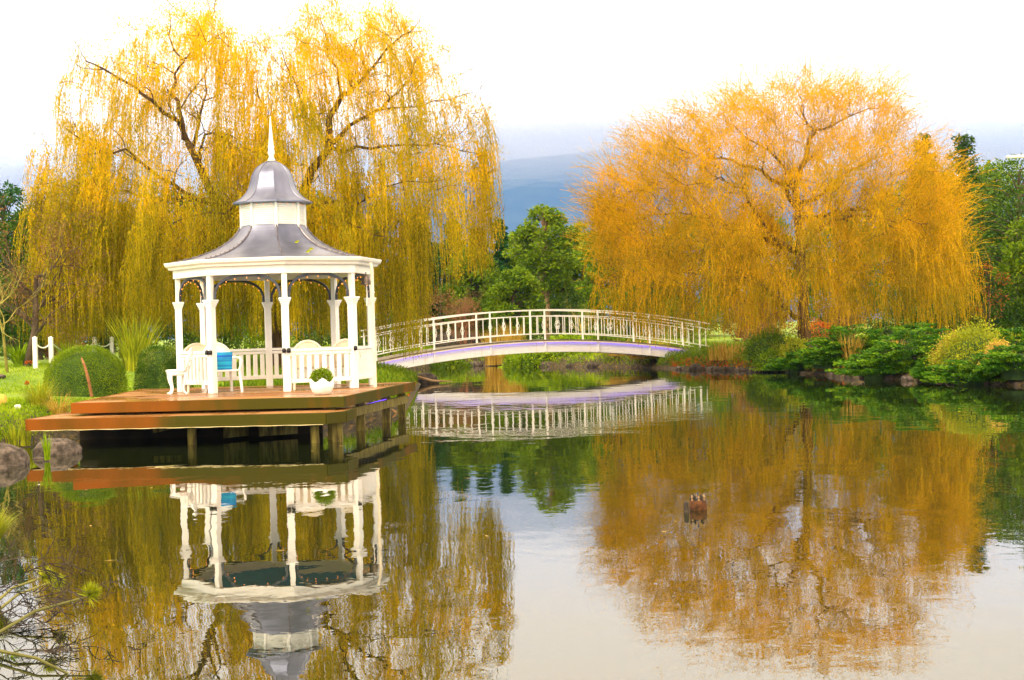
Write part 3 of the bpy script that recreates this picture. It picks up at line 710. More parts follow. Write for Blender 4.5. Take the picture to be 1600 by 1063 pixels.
def crown_tree(name, label, base, h, w, leafm, group=None, n=14000, ls=.22, shape='round', trunkm=None, clumps=46, lo=.2, lean=0, cat='tree', tr=None):
    """trunk and limbs, foliage in clumps of leaf faces around the limb ends"""
    t = thing(name, label, cat, base, group); trunkm = trunkm or barkd; mt = MB(); tr = tr or h * .022
    top = base + np.array([lean * h, 0, h * .93])
    tp = [base - (0, 0, .2), base + (top - base) * .3 + rng.normal(0, .015, 3) * h, base + (top - base) * .65 + rng.normal(0, .015, 3) * h, top]
    mt.tube(tp, [tr, tr * .75, tr * .45, tr * .1], 7)
    cs = []; rs = []
    for i in range(clumps):
        f = (i + random.random()) / clumps; a = random.uniform(0, 2 * PI)
        if shape == 'cone': hz = lo + (1 - lo) * f; rad = (1 - f) ** .8 * .95 + .04
        elif shape == 'pine': hz = lo + (1 - lo) * f; rad = math.sin(PI * (0.2 + .72 * f)) * .9
        else: hz = lo + (1 - lo) * f; rad = math.sqrt(max(0, 1 - (2 * (f * .97 + .03) - 1) ** 2)) * .85 + .05
        rr = w / 2 * rad * random.uniform(.55, 1.0)
        c = base + (top - base) / .93 * hz * .96 + np.array([math.cos(a) * rr, math.sin(a) * rr, 0])
        if shape == 'cone': c[2] -= rr * .25
        cs.append(c); rs.append(w * (.15 if shape != 'cone' else .15) * random.uniform(.7, 1.35) * (.55 + .45 * rad))
        s = base + (top - base) * max(.1, hz - .1); mt.tube([s, s + (c - s) * .5 + (0, 0, .03 * h), c], [tr * .25, tr * .16, .01], 4)
    obj('trunk', mt, trunkm, t)
    cs = np.array(cs); rs = np.array(rs); k = rng.choice(len(cs), n, p=rs ** 2 / np.sum(rs ** 2))
    dv = unit(rng.normal(size=(n, 3))); rad = rng.uniform(.25, 1, n) ** .5 * rng.normal(1, .12, n)
    fl = .55 if shape in ('cone', 'pine') else .8
    pts = cs[k] + dv * (rs[k] * rad)[:, None] * np.array([1.15, 1.15, fl])
    D_ = dv.copy(); D_[:, 2] *= .4 if shape in ('cone', 'pine') else 1
    quads_obj('crown', leaves(pts, ls * rng.uniform(.6, 1.3, n), ls * .42, D_, .7), leafm, t)
    return t
def strands(starts, outd, L, zmin, lw, spacing, leafL, leafW, cr=.5, sway=.05):
    """hanging willow shoots: (N,3) start, outward direction, length -> leaf faces and thin stems"""
    Q = []; S = []
    n = len(starts)
    ph = rng.uniform(0, 6.28, n); fr = rng.uniform(.8, 2.2, n); out = outd * rng.uniform(.1, .9, (n, 1)) * cr
    def pos(i, s):
        e = 1 - np.exp(-s / .7)
        q = starts[i] + out[i] * e[:, None]
        q = q + np.stack([np.sin(s * fr[i] + ph[i]) * sway * np.minimum(s, 1), np.cos(s * fr[i] * .8 + ph[i]) * sway * np.minimum(s, 1), -s + .35 * cr * (e) * np.exp(-s)], 1)
        return q
    maxn = int(L.max() / spacing) + 1
    s = (np.arange(maxn)[None, :] + rng.uniform(0, 1, (n, maxn))) * spacing
    keep = (s < L[:, None]) & (rng.uniform(0, 1, (n, maxn)) < .93)
    ii, jj = np.nonzero(keep); sv = s[ii, jj]; p = pos(ii, sv)
    m = len(p); d = np.zeros((m, 3)); d[:, 2] = -1
    tap = 1 - .45 * sv / L[ii]
    Q.append(leaves(p + rng.normal(0, .014, (m, 3)), leafL * rng.uniform(.6, 1.3, m) * tap, leafW * tap, d, .38))
    k = 7
    for j in range(k):
        i = np.arange(n); a = pos(i, L * j / k); b = pos(i, L * (j + 1) / k)
        sd = unit(rng.normal(size=(n, 3)) * np.array([1, 1, 0])) * lw * .5
        S.append(np.stack([a - sd, a + sd, b + sd * .8, b - sd * .8], 1))
    return np.concatenate(Q), np.concatenate(S)

def willow(name, label, base, D0, traced, top, pxr, depth, nodes, pyb, leafm, bark, nstr, zfun, Lr, holes=(), twig=0, cr=.5, leafL=.115, leafW=.03, spacing=.06, curtain=.5, rs=.75, sub=(1, 3), thin=.6, extra=(), fulllim=5.2, sway=.05, twl=(.4, 1.25), edge=9999, edge0=-9999):
    t = thing(name, label, 'tree', base)
    mt = MB(); mbr = MB(); P3 = []; out = []
    for pl, r0, r1, dd0, dd1 in traced:
        r0 *= rs; r1 = min(r1 * .6, r0 * .5)
        n = len(pl); pts = [P(x, y, D0 + dd0 + (dd1 - dd0) * i / (n - 1)) for i, (x, y) in enumerate(pl)]
        fine = []
        for a, b in zip(pts[:-1], pts[1:]):
            k = max(2, int(np.linalg.norm(b - a) / .4))
            for j in range(k): fine.append(a + (b - a) * j / k + rng.normal(0, .055 if r0 < .2 else .02, 3))
        fine.append(pts[-1]); m = len(fine)
        rad = [r0 + (r1 - r0) * (i / (m - 1)) ** .75 for i in range(m)]
        (mt if r0 > .2 else mbr).tube(fine, rad, 9 if r0 > .1 else 6)
        for i, (f, r) in enumerate(zip(fine, rad)):
            P3.append((f, r))
            if r0 < .2 and i > 1 and i % 2 == 0:
                d = unit(fine[i] - fine[i - 1]); q = unit(rng.normal(size=3)); q = unit(q - d * np.dot(q, d))
                grow(mbr, f, d * .75 + q * .8 + np.array([0, 0, .25]), random.uniform(.7, 1.5), max(r * .5, .012), 2, out, .06, .35, sub, .7, .65, 4, 4)
    N = [p for p, r in P3]; R = [r for p, r in P3]; NA = np.array(N); RA = np.array(R)
    trunkz = base[2] + 1.6
    tx = np.array([q[0] for q in top]); ty = np.array([q[1] for q in top])
    st = []; sdir = []; new = []
    for _ in range(nodes):
        for _try in range(30):
            px = random.uniform(*pxr); ytop = np.interp(px, tx, ty)
            f = random.random(); py = ytop + 6 + f * (pyb - ytop)
            if any(((px - hx) / hw) ** 2 + ((py - hy) / hh) ** 2 < 1 for hx, hy, hw, hh in holes) and random.random() < .93: continue
            break
        cx = (pxr[0] + pxr[1]) / 2; hw = (pxr[1] - pxr[0]) / 2
        dm = depth * math.sqrt(max(.05, 1 - ((px - cx) / hw) ** 2)) * math.sqrt(max(.1, min(1, (py - ytop) / 160)))
        new.append(P(px, py, D0 + random.uniform(-dm, dm)))
    new.sort(key=lambda q: np.linalg.norm(q - np.array([base[0], D0, base[2] + 4])))
    cap = len(NA) + len(new) * 4; NB = np.zeros((cap, 3)); RB = np.zeros(cap); cnt = len(NA); NB[:cnt] = NA; RB[:cnt] = RA
    for q in new:
        v = q - NB[:cnt]; dist = np.linalg.norm(v, axis=1) + np.maximum(0, -v[:, 2]) * .6 + (NB[:cnt, 2] < trunkz) * 5
        i = int(np.argmin(dist)); a = NB[i]; r = min(RB[i] * .6, .018 + .006 * dist[i]); L = np.linalg.norm(q - a)
        jt = lambda: rng.normal(0, .07, 3) * L
        w1 = a + (q - a) * .25 + np.array([0, 0, .10 * L]) + jt(); w2 = a + (q - a) * .5 + np.array([0, 0, .15 * L]) + jt(); w3 = a + (q - a) * .75 + np.array([0, 0, .10 * L]) + jt()
        mbr.tube([a, w1, w2, w3, q], [r, r * .8, r * .65, r * .5, .006], 4, cap=False)
        for w, rr in ((w1, .75), (w2, .6), (w3, .5), (q, .35)): 
            if cnt < cap: NB[cnt] = w; RB[cnt] = max(r * rr, .010); cnt += 1
        for w in (w2, w3, q, q): st.append(w)
        if random.random() < .6: grow(mbr, q, unit(q - a) + np.array([0, 0, .3]), random.uniform(.4, 1.0), .012, 1, out, .03, .35, (2, 3), .6, .65, 3, 3)
    for o in out:
        qx = 800 + o[0][0] / o[0][1] * F + 8; qy = 512 - (o[0][2] - HC) / o[0][1] * F
        if o[2] <= 1 and random.random() < .55 and pxr[0] < qx < pxr[1] and qy > np.interp(qx, tx, ty) - 14: st.append(o[0])
    obj('trunk', mt, bark, t, smooth=True); obj('branches', mbr, bark, t)
    st = np.array(st)
    sdir = st - np.array([base[0], D0, 0]); sdir[:, 2] = 0; sdir = unit(sdir)
    reps = 9; nb = nstr // reps
    pw = 1 - thin * np.clip((st[:, 2] - base[2] - 4) / (st[:, 2].max() - base[2] - 4), 0, 1); pw = pw * np.where(800 + st[:, 0] / st[:, 1] * F > edge, .42, 1.0) * np.where(800 + st[:, 0] / st[:, 1] * F < edge0, .40, 1.0); k = rng.choice(len(st), nb, p=pw / pw.sum()); cst = st[k] + rng.normal(0, .14, (nb, 3)); cd = sdir[k]
    S = np.repeat(cst, reps, 0) + rng.normal(0, .08, (nb * reps, 3)); O = unit(np.repeat(cd, reps, 0) + rng.normal(0, .5, (nb * reps, 3)) * (1, 1, 0))
    zm = zfun(S[:, 0] + O[:, 0] * cr * .5, S[:, 1]); ht = S[:, 2] - zm
    bl = np.repeat(rng.uniform(0, 1, nb), reps); full = np.repeat(rng.uniform(0, 1, nb) < curtain, reps)
    zt = S[:, 2].max(); hi = np.clip((S[:, 2] - base[2] - 3) / (zt - base[2] - 3), 0, 1)      # short shoots high in the crown
    Lm = (Lr[0] + (Lr[1] - Lr[0]) * bl ** 1.5) * (1 - .45 * hi)
    L = np.where(full & (ht < fulllim), ht - np.abs(rng.normal(0, .8, len(S))), Lm * rng.uniform(.55, 1.15, len(S)))
    L = np.minimum(L, ht - np.abs(rng.normal(0, .25, len(S)))); ok = L > .3; S, O, L = S[ok], O[ok], L[ok]
    for ex0, ex1, ez0, ez1, eD0, eD1, en in extra:
        nb_ = en // 5; px_ = rng.uniform(ex0, ex1, nb_); Dd = rng.uniform(eD0, eD1, nb_); zz = rng.uniform(ez0, ez1, nb_)
        c = np.stack([(px_ - 808) / F * Dd, Dd, zz], 1); c = np.repeat(c, 5, 0) + rng.normal(0, .12, (nb_ * 5, 3))
        o_ = unit(rng.normal(size=(len(c), 3)) * (1, 1, 0)); l_ = c[:, 2] - zfun(c[:, 0], c[:, 1]) - np.abs(np.repeat(rng.normal(0, .7, nb_), 5)) - rng.uniform(0, .4, len(c))
        kk = l_ > .4; S = np.concatenate([S, c[kk]]); O = np.concatenate([O, o_[kk]]); L = np.concatenate([L, l_[kk]])
    Q, St = strands(S, O, L, None, .010, spacing, leafL, leafW, cr, sway)
    parts = [Q]
    # short leafy shoots along the outer twigs
    n3 = len(st) * 9; k = rng.integers(0, len(st), n3); c = st[k] + rng.normal(0, .13, (n3, 3)) * (1.2, 1.2, 1); parts.append(leaves(c, leafL * rng.uniform(.5, 1.1, n3), leafW, np.tile([0, 0, -1.], (n3, 1)), .8))
    if twig:
        k = rng.integers(0, len(st), twig); b = st[k] + rng.normal(0, .1, (twig, 3)); d = unit(sdir[k] * rng.uniform(.1, 1.1, (twig, 1)) + rng.normal(0, .35, (twig, 3)) + np.array([0, 0, .9]))
        TL = rng.uniform(*twl, twig)
        sg = 5; pr = b
        for j in range(sg):
            d2 = unit(d + np.array([0, 0, -.12 * j])); nx = pr + d2 * (TL / sg)[:, None]; sd = unit(np.cross(d2, rng.normal(size=(twig, 3)))) * .006
            St = np.concatenate([St, np.stack([pr - sd, pr + sd, nx + sd * .7, nx - sd * .7], 1)])
            for q in range(3): parts.append(leaves(pr + (nx - pr) * rng.uniform(0, 1, (twig, 1)) + rng.normal(0, .012, (twig, 3)), .07, .018, d2, .5))
            pr = nx
    quads_obj('crown', np.concatenate(parts), leafm, t)
    quads_obj('hanging_shoots', St, leafm, t)
    print(name, 'faces', sum(len(q) for q in parts), len(St))
    return t

# ---- the large golden willow behind the gazebo
D1 = 50.0
wb = PD(433, D1)
tr1 = [([(436, 590), (433, 545), (430, 480), (424, 430)], .42, .34, 0, 0),
       ([(424, 430), (400, 395), (365, 345), (327, 294), (293, 223)], .30, .17, 0, -1.0),
       ([(293, 223), (276, 192), (236, 158), (205, 138), (165, 107), (134, 96)], .13, .03, -1, -2.5),
       ([(290, 218), (280, 175), (270, 141), (276, 113), (286, 99), (262, 56), (264, 17)], .12, .02, -1, 0),
       ([(286, 99), (312, 73), (349, 51)], .06, .02, -.5, .6),
       ([(301, 235), (318, 158), (324, 104), (318, 60)], .09, .02, -1, 1),
       ([(312, 260), (318, 209), (345, 210), (369, 217)], .08, .02, -1, -2),
       ([(350, 330), (290, 300), (230, 260), (194, 234), (154, 239), (100, 198)], .13, .02, -.5, -2.5),
       ([(330, 310), (250, 310), (160, 290), (90, 290)], .10, .02, 0, 1.5),
       ([(424, 430), (445, 380), (470, 310), (485, 268), (513, 234), (513, 184), (533, 150)], .30, .14, 0, .2),
       ([(533, 150), (553, 138), (590, 99), (628, 56), (655, 34)], .11, .02, .2, -1),
       ([(513, 228), (547, 198), (595, 170), (635, 124), (671, 116)], .12, .02, .2, 1.8),
       ([(595, 170), (660, 165), (739, 144)], .05, .015, 1, 2),
       ([(548, 140), (544, 93), (581, 34)], .07, .02, .2, 1.5),
       ([(507, 223), (471, 164), (462, 136), (440, 80)], .07, .02, .2, -1.5),
       ([(533, 145), (525, 107), (510, 76), (500, 30)], .08, .02, .2, -1),
       ([(450, 380), (489, 343), (509, 322), (565, 312), (608, 284), (660, 285)], .12, .02, 0, -2.5),
       ([(430, 420), (415, 340), (418, 260), (415, 190), (400, 130)], .14, .03, 0, 2.5),
       ([(513, 234), (600, 230), (680, 225), (745, 240)], .09, .02, .2, 1.5),
       ([(440, 400), (400, 330), (330, 330), (260, 350)], .11, .02, 0, -4),
       ([(440, 400), (470, 350), (540, 350), (600, 370)], .11, .02, 0, -4.2)]
top1 = [(60, 262), (80, 205), (100, 150), (118, 95), (150, 55), (200, 22), (260, 2), (330, -6), (372, 40), (405, 56), (445, 44), (500, 4), (560, -6), (620, 14), (680, 38), (712, 95), (740, 150), (775, 182), (790, 250)]
def zf1(X, Y):
    px = 800 + X / Y * F
    return np.interp(px, [0, 100, 250, 560, 600, 655, 675, 700, 760, 800], [1.6, 1.5, 1.7, 1.5, .9, .7, 2.4, 3.0, 3.4, 5.0])
willow('weeping_willow', 'huge golden weeping willow hanging over the gazebo', wb, D1, tr1, top1, (64, 775), 5.5, 680, 390, L_GOLD, barkm, 9500, zf1, (.5, 4.6),
       holes=[(262, 195, 42, 46), (140, 165, 40, 36), (485, 140, 18, 20), (322, 150, 22, 46), (545, 175, 18, 24), (705, 130, 30, 44), (175, 60, 40, 26), (100, 250, 22, 22), (230, 80, 22, 26)], cr=.5, curtain=.42, leafL=.11, leafW=.034, thin=.70, edge=665, extra=[(80, 590, 3.2, 5.6, 45, 55, 1500), (575, 655, 3.8, 6.0, 46, 56, 270), (360, 460, 7.5, 10.2, 47, 53, 260)])

# ---- the orange willow on the right bank
D2 = 60.0
tr2 = [([(1258, 560), (1257, 520), (1254, 460), (1250, 400), (1246, 345)], .36, .24, 0, 0),
       ([(1246, 345), (1242, 300), (1250, 262), (1262, 225), (1272, 208)], .20, .11, 0, -.5),
       ([(1272, 208), (1255, 185), (1250, 160), (1240, 132)], .07, .015, -.5, 0),
       ([(1272, 208), (1295, 198), (1330, 180), (1370, 165), (1405, 140)], .07, .015, -.5, 1.5),
       ([(1246, 330), (1225, 290), (1190, 265), (1140, 250), (1090, 245), (1050, 228)], .14, .02, 0, -1.5),
       ([(1246, 325), (1275, 310), (1310, 280), (1345, 255), (1390, 240)], .14, .02, 0, 1.5),
       ([(1250, 400), (1200, 365), (1160, 300), (1125, 285), (1070, 290)], .14, .02, 0, -3),
       ([(1250, 390), (1300, 345), (1350, 335), (1400, 345), (1450, 350)], .14, .02, 0, -3),
       ([(1252, 430), (1220, 395), (1150, 400), (1060, 410)], .12, .02, 0, 3),
       ([(1257, 500), (1236, 492), (1218, 466), (1160, 430)], .16, .03, 0, -3.6),
       ([(1250, 340), (1320, 330), (1420, 320), (1490, 330)], .12, .02, 0, 2.5),
       ([(1242, 300), (1215, 250), (1170, 215), (1130, 190)], .10, .02, 0, 1.5),
       ([(1250, 400), (1150, 350), (1040, 330), (970, 350)], .10, .02, 0, 0.5)]
top2 = [(912, 345), (940, 300), (985, 268), (1020, 215), (1060, 185), (1110, 165), (1160, 155), (1210, 125), (1270, 128), (1340, 145), (1400, 150), (1425, 190), (1460, 260), (1515, 300), (1545, 390)]
def zf2(X, Y):
    px = 800 + X / Y * F
    return np.interp(px, [900, 950, 1040, 1100, 1180, 1250, 1500], [1.8, 1.4, .7, 1.0, 1.1, 1.3, 1.0])
willow('weeping_willow', 'round orange weeping willow on the right bank beyond the bridge', PD(1257, D2), D2, tr2, top2, (935, 1505), 6.0, 1000, 440, L_OR, barko, 5600, zf2, (.35, 2.3),
       cr=1.35, twig=8000, leafL=.115, leafW=.032, rs=.78, curtain=.22, thin=.6, edge0=1040, sub=(2, 4), sway=.10, twl=(.6, 1.9), extra=[(945, 1125, 2.2, 3.8, 57, 64, 420), (1130, 1240, 2.4, 3.8, 55, 60, 320), (1290, 1520, 2.2, 3.8, 56, 64, 420)])

# ------------------------------------------------------------------ trees beyond the pond
G1 = 'trees beyond the pond'
T = [ # px, D, height px top, w(px), kind, leaf, label
 (712, 112, 338, 90, 'cone', L_TG, 'dark blue green conifer seen through the right edge of the golden willow', 'conifer'),
 (752, 104, 350, 95, 'cone', L_TG, 'dark conifer between the golden willow and the tall pine', 'conifer'),
 (785, 110, 335, 70, 'cone', L_TG, 'slim dark conifer just left of the tall pine', 'conifer'),
 (855, 92, 315, 108, 'pine', L_MG, 'tall green pine with bare brown lower trunk behind the bridge', 'pine_tree'),
 (738, 96, 385, 90, 'round', L_MG, 'mid green tree low between the golden willow and the small bright tree', 'broadleaf_tree'),
 (885, 98, 385, 100, 'round', L_MG, 'mid green tree filling the gap right of the pine trunk', 'broadleaf_tree'),
 (828, 112, 350, 110, 'round', L_MG, 'mid green tree behind the tall pine', 'broadleaf_tree'),
 (690, 106, 380, 110, 'round', L_DG, 'dark green tree behind the right fringe of the golden willow', 'broadleaf_tree'),
 (905, 100, 345, 80, 'round', L_YG, 'pale yellow green tree just right of the tall pine', 'broadleaf_tree'),
 (805, 86, 418, 84, 'round', L_MG, 'mid green rounded small tree in front of the tall pine', 'broadleaf_tree'),
 (960, 88, 322, 105, 'round', L_MG, 'green rounded tree behind the left edge of the orange willow', 'broadleaf_tree'),
 (1010, 98, 372, 120, 'round', L_DG, 'dark green tree low behind the orange willow', 'broadleaf_tree'),
 (1080, 104, 330, 150, 'round', L_MG, 'green tree hidden behind the left half of the orange willow', 'broadleaf_tree'),
 (1190, 100, 335, 160, 'round', L_MG, 'green tree hidden behind the orange willow trunk', 'broadleaf_tree'),
 (1320, 98, 330, 160, 'round', L_MG, 'green tree hidden behind the right half of the orange willow', 'broadleaf_tree'),
 (1425, 92, 280, 150, 'round', L_MG, 'green tree behind the lower right of the orange willow', 'broadleaf_tree'),
 (1453, 84, 196, 120, 'cone', L_DG, 'tall dark conifer with its tip above the orange willow', 'conifer'),
 (1512, 80, 200, 150, 'cone', L_DG, 'tall dark conifer standing right of the orange willow', 'conifer'),
 (1598, 72, 246, 220, 'round', L_DG, 'large dark green tree at the right edge of the view', 'broadleaf_tree'),
 (1540, 76, 320, 140, 'round', L_DG, 'dark green tree below the two tall conifers', 'broadleaf_tree'),
 (1625, 66, 330, 110, 'round', L_MG, 'green tree cut by the right edge of the view', 'broadleaf_tree'),
 (1482, 92, 262, 180, 'round', L_MG, 'green tree filling the gap below the left tall conifer', 'broadleaf_tree'),
 (1560, 82, 246, 170, 'round', L_MG, 'mid green tree right of the tall conifers', 'broadleaf_tree'),
 (60, 66, 318, 170, 'round', L_DG, 'broad dark tree behind the bare brown tree at the left', 'broadleaf_tree'),
 (12, 68, 282, 130, 'round', L_TG, 'dark green tree at the left edge behind the bare tree', 'broadleaf_tree'),
 (70, 78, 330, 110, 'round', L_DG, 'dark green tree behind the left fringe of the golden willow', 'broadleaf_tree'),
 (170, 84, 310, 150, 'round', L_DG, 'dark tree behind the left part of the golden willow', 'broadleaf_tree'),
 (280, 88, 300, 160, 'round', L_MG, 'green tree behind the golden willow, left of its trunk', 'broadleaf_tree'),
 (395, 84, 300, 160, 'round', L_DG, 'dark tree behind the golden willow trunk', 'broadleaf_tree'),
 (500, 88, 300, 160, 'round', L_MG, 'green tree behind the golden willow, right of its trunk', 'broadleaf_tree'),
 (600, 96, 310, 150, 'cone', L_DG, 'dark conifer behind the right part of the golden willow', 'conifer'),
 (655, 100, 325, 120, 'cone', L_TG, 'blue green conifer behind the right part of the golden willow', 'conifer'),
]
for px, D, ty, w, kind, lm, lab, nm in T:
    b = PD(px, D); tz = P(px, ty, D)[2]; h = tz - b[2]; W = w / F * D
    crown_tree(nm, lab, b, h, W, lm, G1, n=12000 if kind != 'pine' else 10000, ls=.0068 * D * .40, shape=kind, clumps=80, lo=.42 if kind == 'pine' else .06, trunkm=barkt if kind == 'pine' else barkd, tr=.17 if kind == 'pine' else None)
# understory shrubs that close the far edge of the lawn
US = [(20, 60, 478, 90, L_DG), (100, 62, 482, 110, L_BRN), (190, 64, 480, 120, L_DG), (300, 66, 470, 130, L_DG), (400, 66, 478, 130, L_MG), (500, 68, 485, 130, L_DG), (610, 78, 478, 120, L_MG), (1300, 84, 475, 130, L_BRN), (1400, 82, 470, 130, L_DG), (1500, 74, 462, 120, L_DG), (1590, 66, 468, 110, L_DG), (1080, 86, 465, 120, L_MG), (690, 92, 452, 130, L_BRN), (780, 94, 455, 130, L_DG), (880, 92, 452, 130, L_DG), (970, 90, 440, 130, L_MG), (1180, 86, 468, 120, L_BRN)]
UL = ['dark shrub at the left edge behind the white chain posts', 'brown leafed shrub behind the white chain posts', 'dark shrub behind the strappy flax plant', 'dark shrub seen between the left gazebo posts', 'green shrub beside the golden willow trunk', 'dark shrub seen through the right gazebo posts', 'green shrub left of the bridge end', 'brown shrub behind the orange willow, right of its trunk', 'dark shrub under the right half of the orange willow', 'dark shrub below the tall right conifers', 'dark shrub at the right edge above the bank', 'green shrub behind the right end of the bridge', 'brown shrub behind the bridge beside the golden willow', 'dark shrub below the small bright tree', 'dark shrub at the foot of the tall pine', 'green shrub left of the orange willow curtain', 'brown shrub behind the orange willow, left of its trunk']
for (px, D, ty, w, lm), lab in zip(US, UL):
    b = PD(px, D); h = P(px, ty, D)[2] - b[2]; crown_tree('shrub', lab, b, max(h, .8), w / F * D, lm, 'shrubs closing the lawn', n=3800, ls=.16, clumps=22, lo=.02, cat='shrub', tr=.05)

# bare trees
bare_tree('bare_tree', 'bare brown tree with mossy branches at the left edge', PD(38, 46), 4.8, .12, barkd, lev=3, trop=.02, spread=1.0, twigleaf=L_BRN, nl=5000, forks=4)
bare_tree('bare_tree', 'pale mossy bare tree leaning at the far left', PD(10, 43), 3.4, .045, barkp, lev=2, trop=.0, spread=1.1, forks=3)
bare_tree('bare_shrub', 'reddish brown leafless shrub behind the left half of the bridge', PD(728, 84), 2.9, .07, mat('red_brown_twigs', (.16, .06, .04), (.30, .13, .08), 3, .9), lev=3, trop=.1, spread=.9, twigleaf=L_BRN, nl=4200, forks=4, lo=.02, cat='shrub')
bare_tree('bare_tree', 'small pale leafless tree behind the middle of the bridge', PD(912, 84), 3.0, .06, barkp, lev=2, trop=.08, spread=.8, forks=3)

# ------------------------------------------------------------------ small planting
def dome_shrub(name, label, c, w, h, leafm, n, ls, core=corem, group=None, jag=.06, rnd=.7, cat='shrub', amp=1.0, sq=1.0):
    def bx(d): return np.sign(d) * np.abs(d) ** sq
    t = thing(name, label, cat, c, group); mb = MB()
    def sf(dv): return 1 + amp * .10 * np.sin(dv[..., 0] * 5 + c[0]) * np.cos(dv[..., 1] * 4 + c[1]) + amp * .06 * np.sin(dv[..., 2] * 9 + c[0] * 3)
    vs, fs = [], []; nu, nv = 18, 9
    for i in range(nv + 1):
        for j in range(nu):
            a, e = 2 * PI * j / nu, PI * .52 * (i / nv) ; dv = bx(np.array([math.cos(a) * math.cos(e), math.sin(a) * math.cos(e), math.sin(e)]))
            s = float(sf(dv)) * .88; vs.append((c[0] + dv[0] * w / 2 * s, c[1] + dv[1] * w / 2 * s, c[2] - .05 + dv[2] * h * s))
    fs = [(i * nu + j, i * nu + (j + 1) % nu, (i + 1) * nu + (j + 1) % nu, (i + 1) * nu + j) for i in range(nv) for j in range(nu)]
    obj('inner_core', mb.add(vs, fs), core, t)  # solid dark body added inside the leaves to block the view through
    dv = unit(rng.normal(size=(n, 3))); dv[:, 2] = np.abs(dv[:, 2]) - .05
    s = sf(dv) * (1 + rng.normal(0, jag, n)) * (.97)
    p = np.array(c) + bx(dv) * np.array([w / 2, w / 2, h]) * s[:, None]
    quads_obj('foliage', leaves(p, ls * rng.uniform(.6, 1.4, n), ls * .4, dv, rnd), leafm, t)
    return t
b = RG(130, 621)
big = dome_shrub('topiary_bush', 'large clipped dome bush with a brown stem showing in front', b + (-.20, .95, -.05), 128 / F * (b[1] + .9), 89 / F * b[1], L_TOP, 21000, .036, jag=.025, amp=.2, sq=.82)
pts = [P(144, 625, b[1] - .1), P(138, 595, b[1] - .12), P(132, 572, b[1] - .02), P(127, 560, b[1] + .22)]
obj('stem', MB().tube(pts, [.036, .034, .028, .02], 7), mat('red_bark', (.16, .06, .02), (.3, .13, .05), 8, .8), big)
b = RG(240, 613)
dome_shrub('topiary_bush', 'smaller clipped glossy dark bush beside the left gazebo post', b + (.04, .85, -.05), 88 / F * (b[1] + .8), 80 / F * b[1], L_BOX, 14000, .042, jag=.03, amp=.25, sq=.75)
def tuft(name, label, base, n, spread, h, w, leafm, group=None, lean=.7, droop=.5, cat='grass clump', extra=None):
    t = thing(name, label, cat, base, group)
    quads_obj('blades', blades(base - np.array([0, 0, .03]), n, spread, h, w, lean, 5, droop), leafm, t)
    return t
b = PD(212, 44); tuft('flax_plant', 'tall strappy yellow green flax behind the two clipped bushes', b, 150, .35, 1.75, .06, L_YG, lean=.55, droop=.2, cat='plant')
b = PD(28, 47); tuft('spiky_succulent', 'bright green spiky rosette plant left of the chain posts', b, 110, .12, .75, .07, L_LG, lean=.9, droop=.1, cat='plant')
b = PD(103, 46); tuft('spiky_succulent', 'small green spiky plant between the chain posts', b, 60, .12, .8, .06, L_LG, lean=.8, droop=.1, cat='plant')
b = PD(58, 31.5); tuft('ornamental_grass', 'straw and green grass clump in front of the large dome bush', b, 300, .20, .70, .012, L_YG, lean=1.0, droop=.45)
b = PD(88, 30.8); tuft('ornamental_grass', 'fine arching tan grass beside the large dome bush', b, 170, .14, .62, .010, L_TAN, lean=1.1, droop=.5)
b = PD(10, 28.5); tuft('ornamental_grass', 'low green grass tuft near the left edge of the bank', b, 160, .2, .3, .014, L_MG, lean=.8, droop=.4)
for i, (px, py, hh, lm, lab) in enumerate([(22, 700, .42, L_YG, 'yellow green reed clump behind the left boulder'), (42, 694, .5, L_YG, 'yellowing reeds in front of the landing end'), (3, 690, .34, L_LG, 'short green reeds at the left edge by the boulder'), (73, 716, .36, L_LG, 'bright green reeds standing in the water by the second boulder')]):
    q = G(px, py, 0.05); tuft('reeds', lab, q, 45 if i != 3 else 34, .12 if i != 3 else .05, hh * 1.15, .026, lm, 'reeds by the left boulders', lean=.3, droop=.2, cat='reeds')
# ground cover patches and flowers on the near left bank
def patch(name, label, quad, n, h, leafm, L=.06, W=.02, up=1.0):
    a, b2, c, d = [np.array(q[:2]) for q in quad]; u = rng.uniform(0, 1, (n, 1)); v = rng.uniform(0, 1, (n, 1))
    xy = (a * (1 - u) + b2 * u) * (1 - v) + (d * (1 - u) + c * u) * v
    dd = pdist(xy[:, 0], xy[:, 1]); xy = xy[dd > .05]; z = gz(xy[:, 0], xy[:, 1]); n = len(xy)
    p = np.column_stack([xy, z + h * rng.uniform(0, 1, n) ** 1.5]); d_ = np.tile([0, 0, up], (n, 1))
    o = quads_obj(name, leaves(p, L * rng.uniform(.6, 1.5, n), W, d_, .8), leafm, loc=(xy[0][0], xy[0][1], z[0])); return tag(o, label, name.replace('_', ' '), kind='stuff')
patch('ground_cover', 'bright green ground cover along the edge of the left bank', [(-13, 26.5), (-8.5, 27.2), (-8.2, 33), (-14, 33)], 30000, .09, L_LG, .06, .02)
patch('lawn_grass', 'short green lawn grass behind the clipped bushes', [(-20, 33), (-6.6, 35.5), (-7, 50), (-24, 50)], 34000, .05, L_LG, .07, .02)
patch('fallen_leaves', 'orange fallen leaves on the right bank below the willow', [G(1050, 577, 0)[:2], G(1330, 588, 0)[:2], (16, 60), (6.5, 69)], 9000, .04, L_RED, .09, .06, 0)
patch('fallen_leaves', 'orange brown leaf litter on the bank right of the deck', [(-4.8, 38.5), (-2.0, 39), (-2.6, 58), (-9, 60)], 12000, .04, L_RED, .08, .05, 0)
patch('bank_grass', 'rough green grass on the bank right of the deck', [(-6.4, 34.8), (-2.2, 36.0), (-3.0, 60), (-11, 66)], 30000, .24, L_MG, .18, .03)
